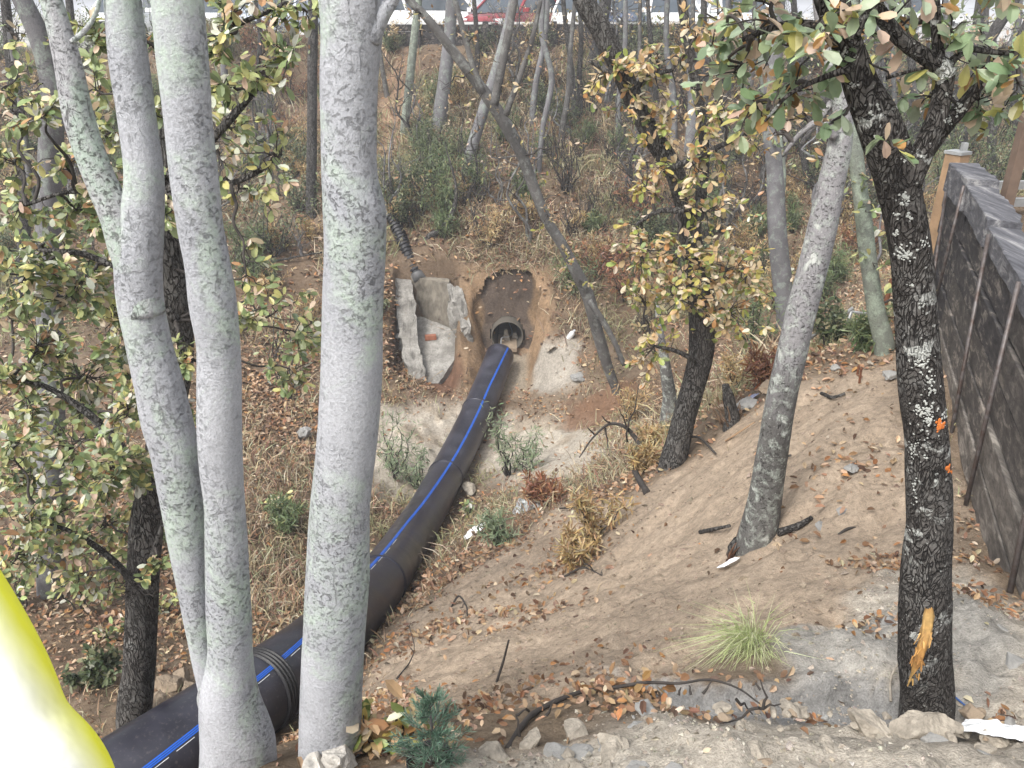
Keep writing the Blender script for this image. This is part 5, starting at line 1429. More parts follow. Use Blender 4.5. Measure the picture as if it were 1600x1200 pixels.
for i, (lab, px, mk, ln) in enumerate(BG):
    Y = gY(px[0][0], px[0][1])
    x, y = px[-1][0], px[-1][1]
    hasc = y < 60
    bl = [(x + rng.uniform(-50, 50), y - rng.uniform(20, 120), 50, Y + rng.uniform(-.4, .4), 7) for _ in range(3)] + [(px[len(px)//2][0] + rng.uniform(-30, 30), px[len(px)//2][1] - 30, 30, Y, 3)] if hasc else []
    if i >= 24: bl = [(px[k][0] + rng.uniform(-45, 45), px[k][1] - rng.uniform(0, 30), 40, Y, 5) for k in (1, 2, 3)] + bl[:1]
    elif px[0][0] > 1200 and hasc: bl += [(px[k][0] + rng.uniform(-45, 45), px[k][1] - 20, 40, Y, 5) for k in range(1, len(px))]
    make_tree('background_tree' if hasc else 'leaning_stem', lab, [px_path(px, Y, ln, 1.6 if hasc else 0.2)], M[mk], blobs=bl, limb_mat=M[mk], pal=OAK_GREEN if px[0][0] > 1200 else OAK_TAN + [(20, (0.14,0.18,0.07))], leaf=0.10, wid=0.5, rough=0.06, rfreq=3, sides=12 if i < 24 else 7,
              group='thin trees on the crest' if i >= 24 else 'trees on the far slope', whorl=4)

# ================================================================== SHRUBS
SH = [(430,400,120,'bush','dark green low bush right of the triple tree on the far slope'), (470,330,80,'bush','dark green bush touching the big pale trunk on its left'), (395,440,60,'bush','small dark bush under the leafy boughs left of the big trunk'),
      (628,352,70,'bush','dark bush hanging over the ribbed drainpipe'), (618,330,90,'bush','dark bush just right of the big pale trunk'), (655,305,60,'bush','low green bush above the curved dark stem'),
      (700,330,110,'feathery','feathery green bush above the curved dark stem'), (745,300,70,'feathery','feathery green bush below the wide fork'), (680,270,60,'feathery','small feathery green bush beside the smooth grey trunk'),
      (765,385,60,'golden','dry golden scrub above the dark earth cut'), (820,350,50,'golden','dry golden scrub right of the earth cut top'), (930,430,80,'fern','rust brown scrub behind the slender forked tree'),
      (985,470,90,'fern','rust brown scrub left of the yellow oak'), (1010,350,80,'fern','rust brown scrub high behind the yellow oak'), (960,330,70,'twiggy','bare grey twig bush up the slope at centre'),
      (885,300,130,'twiggy','tall bare twig bush right of the slender forked tree'), (870,260,90,'twiggy','bare twig bush below the thin pale trunk'), (1000,520,60,'twiggy','grey twig bush beside the sand mound'),
      (455,160,80,'fern','red brown fern patch high on the slope at left'), (440,230,60,'fern','red brown fern clump below the red patch at left'), (410,90,70,'fern','red brown fern clump near the left cars'),
      (985,110,80,'bush','dark green bush in front of the dark blue grey car'), (1025,115,70,'bush','dark green bush in front of the white saloon'), (950,110,50,'bush','small dark green bush left of the larger pair near the cars'),
      (672,62,56,'yucca','drooping grey green yucca beside the smooth grey trunk'), (1275,300,70,'bush','dark green bush left of the lichened tree top'), (1180,545,110,'feathery','feathery green bush right of the yellow oak'),
      (1215,480,90,'golden','dry orange scrub behind the slender grey green trunk'), (1285,470,90,'feathery','feathery green bush right of the lichened tree'), (1300,540,80,'bush','low green bush beside the metal frame brace'), (1360,545,60,'feathery','feathery green bush behind the metal frame'),
      (1150,610,70,'golden','pale straw scrub behind the broken stump'), (1200,600,60,'fern','reddish scrub left of the lichened tree base'), (1275,420,70,'golden','golden scrub between the lichened tree and the metal frame'), (1350,400,70,'fern','rust scrub beside the greenish trunk'),
      (1310,330,70,'bush','green bush behind the lichened tree'), (1400,330,90,'feathery','pale feathery bush left of the timber post'), (1560,235,120,'feathery','yellow green bush on the far slope above the platform'), (1500,250,90,'bush','dark bush above the timber post'), (20,75,110,'bush','dark bush hiding the cars at the far left edge'), (75,80,90,'feathery','feathery bush hiding the cars left of the triple tree'), (140,85,90,'bush','dark bush seen between the left pale stems near the cars'), (240,80,90,'feathery','feathery bush seen between the middle pale stems near the cars'), (430,75,90,'bush','bush by the car park edge left of the big trunk'), (1430,210,80,'bush','dim bush left of the timber post cap'), (1470,300,110,'feathery','grey green feathery bush right behind the timber post'), (1530,300,110,'bush','dim green bush above the wall cap'), (1590,290,100,'feathery','grey green bush behind the platform post'), (1400,260,100,'feathery','feathery bush between greenish trunk and timber post'), (1450,180,100,'bush','dark bush high on the slope at upper right'), (1570,170,100,'feathery','feathery bush high on the slope at the right edge'), (1380,180,90,'bush','dark bush beside the dark oak fork'),
      (800,745,120,'wispy','thin feathery green bush on the sand right of the pipe'), (825,740,80,'wispy','second thin feathery bush farther right on the sand'), (620,745,110,'wispy','thin feathery green bush on the pale sand left of the pipe'), (650,760,70,'wispy','small feathery bush between big trunk and pipe'),
      (780,850,60,'wispy','small green shrub in the litter right of the pipe'), (730,805,28,'sapling','tiny bright green seedling beside the pipe'),
      (985,660,70,'golden','golden leaved sapling left of the yellow oak base'), (930,840,90,'golden','dry golden bush on the sandy bank edge'), (900,880,60,'golden','smaller dry golden bush downhill on the bank edge'), (1000,740,60,'golden','dry golden scrub at the fallen sapling'), (1020,700,40,'golden','dry straw scrub touching the yellow oak foot'), (840,790,50,'fern','brown dead weeds beside the white rag'),
      (455,620,150,'sapling','young oak sapling with green and yellow leaves left of the big trunk'), (430,560,100,'sapling','smaller oak sapling beside the triple tree'), (445,830,60,'feathery','green weed clump between stems and big trunk'), (440,800,40,'sapling','small broad leaved seedling between the stems and big trunk'),
      (150,1070,60,'bush','low green weeds left of the dark rough trunk'), (40,950,110,'sapling','oak sapling leafing low at the left edge above the jacket'), (130,960,90,'sapling','oak sapling left of the dark rough trunk'), (180,1000,60,'sapling','small oak sapling touching the dark rough trunk'), (60,860,90,'sapling','oak sapling in front of the grey trunk foot'), (150,880,80,'sapling','oak sapling between the grey trunk and the dark rough trunk'), (260,960,60,'sapling','oak sapling behind the left pale stem foot'), (270,840,80,'feathery','feathery weed behind the left pale stem'), (600,1170,90,'yellow','low oak shoot with yellow tan leaves right of the big trunk base'), (640,1150,60,'yellow','second oak shoot beside the potted conifer'), (455,1085,22,'yellow','few yellow leaves sprouting beside the ribbed sleeve'),
      (60,330,120,'twiggy','dark bare twig bush at the far left'), (110,280,90,'twiggy','bare twig bush behind the left pale stem'), (560,990,40,'twiggy','small bare twig clump hidden by the pipe'),
      (850,140,60,'golden','straw scrub below the timber kerb wall at centre'), (780,150,70,'golden','straw scrub below the timber kerb wall left part'), (720,170,60,'golden','straw scrub beside the smooth grey trunk'), (905,160,60,'feathery','green straw scrub below the dark blue grey car'),
      (1140,150,60,'golden','dry scrub behind the near green leaves at top right'), (580,500,40,'bush','weed behind the big pale trunk'), (1120,300,80,'twiggy','bare twig bush behind the yellow oak'), (1180,330,80,'twiggy','bare twig bush left of the slender grey green trunk')]
for (px, py, s, k, lab) in SH:
    make_shrub({'bush': 'bush', 'wispy': 'wispy_bush', 'feathery': 'feathery_bush', 'fern': 'brown_fern', 'golden': 'dry_bush', 'sapling': 'oak_sapling', 'yellow': 'oak_shoot', 'twiggy': 'bare_bush', 'yucca': 'yucca'}[k], lab, px, py, s, k, cat={'yucca': 'plant', 'sapling': 'sapling', 'yellow': 'sapling'}.get(k, 'shrub'))

# thin bare saplings all over the far slope
for k in range(74):
    while True:
        px, py = (rng.uniform(600, 1560), rng.uniform(90, 430)) if k < 56 else (rng.uniform(-10, 480), rng.uniform(120, 480))
        c = WT(px, py)
        if 13.5 < c[1] < 26 and not ((abs(c[0] + .12) < 1.6 and c[1] < 17.2) or (-3 < c[0] < -1 and c[1] < 17.2)) and m_path(c[:1], c[1:2])[0] < .3: break
    make_sapling(px, py, rng.uniform(60, 230) if px < 1000 or k >= 56 else rng.uniform(90, 300), 'thin bare sapling standing in the brush of the far slope', M[['bark_dark', 'bark_slender', 'bark_grey', 'bark_dark'][rng.integers(4)]], 'bare saplings on the far slope', int(rng.integers(0, 60)), OAK_TAN + [(25, (0.30,0.32,0.12)), (15, (0.42,0.22,0.12))])

# low scrub that nothing tells apart, thick over the far slope
k = 0
while k < 240:
    px, py = (rng.uniform(-20, 1600), rng.uniform(60, 470)) if k < 95 else (rng.uniform(380, 500), rng.uniform(200, 520)) if k < 112 else (rng.uniform(0, 260), rng.uniform(60, 420)) if k < 145 else (rng.uniform(600, 1350), rng.uniform(75, 440))
    c = WT(px, py)
    if c[1] < 13 or c[1] > 26 or (abs(c[0] + .12) < 1.4 and c[1] < 17.2) or (-3 < c[0] < -1 and c[1] < 17.2) or m_path(c[:1], c[1:2])[0] > .3: continue
    kd = ['feathery', 'golden', 'twiggy', 'bush'][rng.choice(4, p=[.32, .30, .24, .14])]
    make_shrub({'feathery': 'feathery_bush', 'golden': 'dry_bush', 'twiggy': 'bare_bush', 'bush': 'bush'}[kd], 'low %s growing among the straw of the far slope' % {'feathery': 'feathery green scrub', 'golden': 'dry golden scrub', 'twiggy': 'bare twig scrub', 'bush': 'dark leafy scrub'}[kd], px, py, rng.uniform(30, 75), kd, 'scrub on the far slope', cat='shrub'); k += 1

# pale grass tuft on the bank
make_tuft('grass_tuft', 'pale green grass tuft hanging over the grey bank edge', 1176, 1012, 122, 560, [(5,(0.46,0.52,0.25)), (4,(0.58,0.60,0.38)), (2,(0.33,0.40,0.16))], droop=1.25, spread=0.40, wide=0.0016, side=(-0.36, -0.30))

# potted conifer seedling
def potted():
    c = W(672, 1192, 2.25); zb = hz(c[0], c[1]); c[2] = max(zb, W(672, 1205, 2.25)[2] - 0.02)
    root = thing('potted_conifer', 'small blue green conifer seedling in black nursery pot near the big trunk', 'potted plant', c)
    r = 0.062; mb = MB(); n = 24
    prof = [(r*0.8, -0.06), (r, 0.045), (r*1.08, 0.045), (r*1.08, 0.055), (r*0.98, 0.055), (r*0.95, 0.035)]
    mb.add([(c[0]+a*math.cos(6.2832*j/n), c[1]+a*math.sin(6.2832*j/n), c[2]+z) for a, z in prof for j in range(n)], [(q*n+j, q*n+(j+1) % n, (q+1)*n+(j+1) % n, (q+1)*n+j) for q in range(5) for j in range(n)])
    mb.build('pot', M['black_plastic'], root)
    mb = MB(); mb.add([(c[0]+r*.95*math.cos(6.2832*j/n), c[1]+r*.95*math.sin(6.2832*j/n), c[2]+.036) for j in range(n)], [tuple(range(n))]); mb.build('potting_soil', mat_plain('soil', (0.06,0.04,0.03), 1.0), root)
    top = c + np.array([0.008, 0.0, 0.285]); mb = MB(); st = catmull([c + np.array([0,0,.03]), c*0.5+top*0.5+np.array([.006,0,0]), top], 8); mb.tube(st, np.linspace(.005, .002, len(st)), 6)
    LP, LD = [], []
    for i in range(30):
        f = rng.uniform(0.12, 1.0); b = st[int(f*(len(st)-1))]; a = rng.uniform(0, 6.28); L = (0.098*(1-f)**0.8 + 0.026) * rng.uniform(.7, 1.1)
        e = b + np.array([math.cos(a)*L, math.sin(a)*L, 0.03 + 0.02*f]); tp, tr = branch_between(b, e, .0022, .001, .15, 4, 0.03); mb.tube(tp, tr, 4, cap=False)
        for _ in range(80):
            s = rng.uniform(0.15, 1); LP.append(b + (e-b)*s + rng.normal(0, .003, 3)); LD.append((e-b)/L*0.8 + unit(1)[0]*0.8 + np.array([0, 0, .25]))
    mb.build('stem', M['twig_grey'], root)
    n = len(LP); V, Q, C = leaf_arrays(np.array(LP), np.array(LD), unit(n)*.6 + np.array([0, 0, 1.0]), rng.uniform(.018, .034, n), 0.09, pick([(4,(0.13,0.23,0.16)), (3,(0.20,0.31,0.23)), (2,(0.28,0.38,0.29))], n))
    o = fast_mesh('needles', V - np.array(root.location), Q, C, M['leaf']); o.parent = root
potted()

# ================================================================== STICKS, STONES, LITTERED THINGS
def gp(px, py, h=0.0): p = WT(px, py); return p + np.array([0, 0, h])
# long dead branch across the foreground
pb = [gp(793,1172,.005), gp(815,1142,.02), gp(838,1122,.03), gp(870,1108,.04), gp(915,1095,.05), gp(960,1090,.05), gp(1010,1086,.06), gp(1060,1086,.055), gp(1105,1082,.06), gp(1145,1090,.05), gp(1185,1106,.02)]
mb = MB(); p, r = smooth_path(np.array(pb), np.array([.010,.0105,.010,.009,.0075,.0065,.0058,.005,.004,.0035,.0025]), 6); mb.tube(p, r, 8, rough=.15, rfreq=14)
rt = thing('dead_branch', 'long dark dead branch lying across the foreground rubble', 'branch', pb[0])
mb.build('limb', M['twig'], rt)
mb = MB()
for (a, b) in (((812,1150),(806,1118)), ((806,1118),(822,1108)), ((822,1108),(832,1124)), ((853,1118),(868,1094)), ((918,1096),(925,1108)), ((1098,1084),(1112,1064)), ((1080,1086),(1077,1071)), ((1150,1092),(1176,1116)), ((1192,1108),(1188,1062)), ((1188,1078),(1180,1066)), ((1185,1106),(1125,1130)), ((1185,1106),(1220,1100)), ((1060,1086),(1064,1074))):
    A = WY(a[0], a[1], gp(a[0], a[1] + 12)[1]); B = WY(b[0], b[1], gp(a[0], a[1] + 12)[1] + 0.02)
    q, rr = branch_between(A, B, .0055, .002, .2, 4); mb = MB(); mb.tube(q, rr, 5, cap=False); mb.build('side_twig', M['twig'], rt)
n = 26; base = p[rng.integers(24, 44, n)] + rng.normal(0, .02, (n, 3)); V, Q, C = leaf_arrays(base, unit(n) + np.array([0,0,-.3]), unit(n) + np.array([0,-.5,.6]), rng.uniform(.035, .06, n), .55, pick([(3,(0.33,0.18,0.08)), (3,(0.45,0.29,0.14)), (1,(0.5,0.42,0.25))], n))
o = fast_mesh('dead_leaves', V - np.array(rt.location), Q, C, M['leaf']); o.parent = rt

a, b = gp(776,1064), WY(795,1000, gp(776,1064)[1] + .03); stick('thin_stake', 'thin dark stick standing upright in the sandy slope', [a - (b-a)*.15, (a+b)/2 + np.array([.004,0,0]), b], .0075, .005, M['twig'])
for i, (x0, y0, x1, y1, lab) in enumerate(((1339,588,1342,571,'left rusty peg of the pair stuck in the sandy ridge'), (1343,595,1346,575,'right rusty peg of the pair stuck in the sandy ridge'))):
    a = gp(x0, y0); b = WY(x1, y1, a[1]); stick('iron_peg', lab, [a - (b-a)*.2, (a+b)/2, b], .012, .010, M['rust'], 'peg', 'rusty pegs on the sandy ridge')
# broken stump
def stump():
    a = gp(1143, 668); rt = thing('broken_stump', 'splintered dark stump on the bank right of the yellow oak', 'stump', a); mb = MB()
    t = WY(1133, 602, a[1] - .05); mb.tube(catmull([a - np.array([0,0,.1]), a*.6+t*.4 + np.array([.02,0,0]), t], 6), np.linspace(.10, .035, 13), 10, rough=.25, rfreq=9)
    mb.build('stem', M['bark_dark'], rt); mb = MB()
    for _ in range(14):
        q = a + rng.normal(0, .05, 3)*np.array([1,1,.4]); e = q + np.array([rng.normal(0,.09) - .06, rng.normal(0,.05), rng.uniform(.08,.32)]); tp, tr = branch_between(q, e, .016, .004, .12, 3); mb.tube(tp, tr, 5)
    mb.build('splinters', M['rust'] if False else mat_plain('split_wood', (0.17,0.11,0.07), .9, vary=.4), rt)
stump()
def stump2():
    a = gp(1148, 862); rt = thing('rotten_stump', 'small rotten brown stump at the foot of the lichened tree', 'stump', a); mb = MB()
    for _ in range(22):
        q = a + rng.normal(0, .04, 3)*np.array([1,1,.2]) - np.array([0,0,.03]); e = q + np.array([rng.normal(0,.02) + .03, rng.normal(0,.02), rng.uniform(.06,.2)]); tp, tr = branch_between(q, e, .016, .003, .12, 3); mb.tube(tp, tr, 5)
    mb.build('splinters', mat_plain('rotten_wood', (0.17,0.085,0.05), .95, vary=.5, scale=30), rt)
    mb = MB(); mb.tube(catmull([a - np.array([0,0,.08]), a + np.array([0,0,.03]), a + np.array([.02,0,.09])], 5), np.linspace(.07,.045,11), 10, rough=.3, rfreq=12); mb.build('core', M['bark_dark'], rt)
stump2()
# fallen sapling with bare crown, at the valley edge
fs = [gp(1010,772,.02), gp(990,745,.10), gp(985,715,.35)]
f2 = WY(978, 668, fs[2][1]); f3 = WY(955, 662, fs[2][1]); f4 = WY(930, 680, fs[2][1] - .1); f5 = WY(905, 715, fs[2][1] - .2)
rt = thing('dead_sapling', 'bare dark sapling bent over at the edge of the sandy bank', 'dead tree', fs[0])
mb = MB(); p, r = smooth_path(np.array([fs[0], fs[1], fs[2], f2, f3, f4, f5]), np.array([.035,.032,.028,.024,.018,.013,.007]), 6); mb.tube(p, r, 8, rough=.12, rfreq=9); mb.build('stem', M['twig'], rt); mb = MB()
for (a, b) in (((980,690),(998,600)), ((978,670),(968,640)), ((945,668),(950,700)), ((955,664),(940,650)), ((990,745),(1014,760)), ((985,715),(1000,690)), ((930,680),(918,668))):
    A = WY(a[0], a[1], fs[2][1]); B = WY(b[0], b[1], fs[2][1] - .1); q, rr = branch_between(A, B, .014, .005, .15, 5); mb = MB(); mb.tube(q, rr, 5); mb.build('twig', M['twig'], rt)
for (pts, lab, r0, r1, mt, tw) in (
    ([(620,1062,.01), (640,1045,.05), (642,1010,.22)], 'thin bent twig rising from the slope left of the thin upright stick', .006, .003, 'twig', 3),
    ([(700,960,.01), (717,945,.10), (728,950,.03), (730,962,.0)], 'arched dark root poking out of the slope below the pipe', .010, .006, 'twig', 2),
    ([(880,905,.02), (905,900,.08), (940,905,.04)], 'dark brush stick in the dry bush on the bank edge', .012, .006, 'twig', 6),
    ([(875,800,.05), (905,810,.12), (935,822,.04)], 'dark twig arching out of the golden bush', .011, .006, 'twig', 4),
    ([(1215,838,.03), (1245,828,.03), (1268,815,.035)], 'broken bark slab lying right of the lichened tree', .028, .014, 'bark_dark', 0),
    ([(1093,835,.02), (1140,825,.02)], 'dark short stick left of the lichened tree base', .018, .012, 'bark_dark', 0),
    ([(1133,692,.02), (1178,664,.03)], 'pale dry stalk lying below the broken stump', .010, .006, 'wood_new', 0),
    ([(1070,695,.1), (1090,700,.12), (1118,712,.02)], 'dark broken stick at the foot of the yellow oak', .016, .010, 'twig', 2),
    ([(1283,618,.02), (1310,622,.02), (1320,618,.02)], 'dark stick half buried high on the sandy ridge', .016, .010, 'bark_dark', 0),
    ([(1205,722,.02), (1235,715,.02)], 'small dark stick right of the lichened tree middle', .014, .009, 'bark_dark', 0),
    ([(1310,840,.02), (1325,830,.02), (1342,826,.01)], 'small dark stick beside the grey bank stones', .010, .006, 'twig', 0),
    ([(390,412,.1), (430,418,.15), (470,414,.2), (505,408,.2)], 'long dark fallen stick left of the big trunk on the far slope', .03, .02, 'bark_dark', 3),
    ([(600,418,.55), (622,418,.6), (640,420,.6)], 'dark stick lying over the trough rim', .012, .01, 'twig', 0),
    ([(886,1165,.01), (892,1138,.02)], 'pale straw stalk on the foreground rubble left', .003, .002, 'wood_new', 0),
    ([(1068,1150,.01), (1135,1152,.01)], 'pale straw stalk lying flat on the foreground rubble', .003, .002, 'wood_new', 0),
    ([(1392,1096,.0), (1388,1075,.05), (1400,1060,.10)], 'pale curved root beside the dark oak base', .005, .004, 'stone', 0)):
    stick('stick', lab, [gp(*q) for q in pts], r0, r1, M[mt], 'stick', side_twigs=tw)

# stones you can point at
ST = [(532,1194,.085,'stone_white','white broken rock in front of the big pale trunk',.9), (492,1203,.055,'stone_white','small white rock left of the white broken rock',.7), (1432,1146,.125,'stone','largest pale rock in front of the dark oak base',.55), (1355,1140,.07,'stone','pale rock left of the largest rock by the dark oak',.8), (1235,1112,.055,'stone','flat pale rock below the grass tuft',.6),
      (1325,1000,.07,'stone_grey','grey stone on the bank edge left of the dark oak',.6), (1390,985,.06,'stone_grey','grey stone touching the dark oak on the left',.7), (1330,735,.075,'stone_grey','dark grey stone high on the sandy bank',.6), (1322,806,.08,'stone_grey','long grey stone in the middle of the sandy bank',.45), (1290,828,.08,'stone_grey','flat grey stone downhill of the long grey stone',.35),
      (1307,577,.06,'stone_grey','dark stone on the ridge beside the metal frame',.7), (1360,568,.045,'stone','pale stone on the sandy ridge crest',.4), (1390,590,.09,'stone_grey','dark grey stone behind the dark oak on the ridge',.6),
      (263,1078,.16,'stone_brown','tan stone left of the tight group behind the pipe',.7), (285,1066,.13,'stone_brown','tan stone on top of the group behind the pipe',.7), (300,1082,.11,'stone_brown','tan stone right in the group behind the pipe',.7), (245,1105,.14,'stone_brown','tan stone against the dark rough trunk',.6), (270,1105,.12,'stone_brown','lowest tan stone of the group behind the pipe',.6), (235,1075,.10,'stone_brown','small tan stone above the dark trunk foot',.6),
      (475,680,.22,'stone_grey','grey boulder left of the big trunk in the ravine',.7), (620,530,.18,'stone_grey','grey block in the leaves left of the trough',.6), (905,590,.22,'stone_grey','grey clod on the mound right of the culvert',.5), (860,545,.2,'stone','pale clod at the edge of the cut',.5), (1170,632,.16,'stone_grey','grey stones at the vegetation edge right of the stump',.5), (1205,610,.18,'stone_brown','brown clod left of the lichened tree',.5), (735,768,.2,'stone','pale block under the pipe in the ravine',.7),
      (830,1165,.06,'stone','pale clod below the dead branch thick end',.7), (900,1150,.06,'stone','pale clod under the dead branch middle',.6), (960,1165,.05,'stone','pale clod on the foreground rubble centre',.6), (1010,1115,.05,'stone_grey','grey clod among dead leaves under the branch',.6), (770,1185,.07,'stone','pale rock right of the potted conifer',.7), (1110,1160,.045,'stone','pale clod right of centre on the foreground rubble',.6), (1180,1180,.05,'stone','round pale clod at the bottom edge right of centre',.6), (1290,1175,.05,'stone','pale clod at the bottom edge left of the largest rock',.6),
      (1520,1125,.05,'stone_brown','tan stone right of the dark oak base',.8), (1585,1040,.06,'stone_grey','grey stone at the right edge below the wall',.6), (1560,990,.07,'stone_grey','grey lump on the bare bank under the wall end',.4), (720,1192,.06,'stone','pale rock right behind the nursery pot',.6)]
for (px, py, r, mt, lab, sq) in ST:
    make_rock('rock', lab, gp(px, py), r * 0.82, M[mt], None, sq)
# small look-alike stones of the foreground rubble
k = 0
while k < 110:
    px, py = rng.uniform(690, 1600), rng.uniform(1095, 1235)
    c = gp(px, py)
    if c[1] > 2.3 or m_rub(np.array([c[0]]), np.array([c[1]]))[0] < 0.4: continue
    make_rock('rubble_stone', 'small pale rubble stone among others on the foreground gravel', c, rng.choice([.010, .014, .019, .026], p=[.4, .3, .2, .1]), M[['stone', 'stone', 'stone_grey', 'stone_brown'][rng.integers(4)]], 'small rubble stones in the foreground', .65, sub=2); k += 1

k = 0
while k < 26:
    px, py = rng.uniform(690, 1600), rng.uniform(1110, 1230)
    c = gp(px, py)
    if c[1] > 2.2 or m_rub(np.array([c[0]]), np.array([c[1]]))[0] < 0.5: continue
    r = rng.uniform(.025, .05); make_rock('rubble_clod', 'pale earth clod half sunk in the foreground gravel', c - np.array([0, 0, r*.35]), r, M[['stone', 'stone', 'stone_grey'][rng.integers(3)]], 'earth clods in the foreground', .5, sharp=.6, sub=3); k += 1

# litter people left behind
def crumple(name, lab, px, py, lx, ly, hz_, mat, cat, rot=0.0, at=None):
    c = gp(px, py) if at is None else at; n, m = 18, 14; V = []
    for i in range(n+1):
        for j in range(m+1):
            u, v = i/n*2-1, j/m*2-1; x, y = u*lx/2, v*ly/2
            h = hz_ * (1 - max(abs(u), abs(v))**2) * (0.6 + 0.7*float(fbm(np.array([u*2.3 + px]), np.array([v*2.3]), 1.0, 4)[0]))
            xx = x*math.cos(rot) - y*math.sin(rot) + c[0] + .05*lx*float(fbm(np.array([u*3]), np.array([v*3 + px]), 5.)[0]); yy = x*math.sin(rot) + y*math.cos(rot) + c[1]
            V.append((xx, yy, hz(xx, yy) + 0.012 + max(h, 0) + 0.02*abs(float(fbm(np.array([u*6]), np.array([v*6 + py]), 3.)[0]))*lx))
    mb = MB(); mb.add(V, [(i*(m+1)+j, i*(m+1)+j+1, (i+1)*(m+1)+j+1, (i+1)*(m+1)+j) for i in range(n) for j in range(m)], None, False)
    return solo(mb, name, mat, lab, cat)
crumple('white_rag', 'crumpled white rag in the leaves right of the pipe', 743, 832, .30, .28, .12, M['white_plastic'], 'rag', .3)
crumple('plastic_bag', 'grey white plastic bag with dark folds above the white rag', 822, 797, .36, .34, .2, mat_plain('grimy_plastic', (0.62,0.65,0.66), .35, vary=.8, scale=14), 'bag', .2)
crumple('paper_scrap', 'white paper scrap on the sand below the lichened tree', 1138, 882, .14, .07, .02, M['white_plastic'], 'paper', .5)
crumple('plastic_sheet', 'white torn plastic sheet at the bottom right corner', 1568, 1150, .22, .13, .035, M['white_plastic'], 'plastic sheet', -.7)
crumple('blue_rag', 'faded blue rag on the bank behind the lichened tree', 1163, 632, .22, .12, .03, mat_plain('faded_blue', (0.25,0.27,0.38), .8), 'rag', .2)
stick('rope', 'thin blue rope at the foot of the dark oak', [gp(1488,1094,.02), gp(1500,1102,.015), gp(1515,1112,.01), gp(1528,1125,.008)], .0035, .003, mat_plain('blue_rope', (0.05,0.12,0.35), .7), 'rope')
def bottle():
    c = gp(892, 528, .06); rt = thing('plastic_bottle', 'white plastic bottle lying on the mound right of the culvert', 'bottle', c)
    d = np.array([.25, -.35, .55]); d /= np.linalg.norm(d); prof = [(-.15,.02), (-.148,.055), (-.1,.06), (.06,.06), (.10,.045), (.125,.024), (.15,.024)]
    mb = MB(); mb.tube([c + d*a for a, r in prof], [r for a, r in prof], 16); mb.build('bottle', M['white_plastic'], rt)
    mb = MB(); mb.tube([c + d*.148, c + d*.18], [.027, .027], 14); mb.build('cap', mat_plain('bottle_cap', (0.6,0.62,0.66), .5), rt)
bottle()

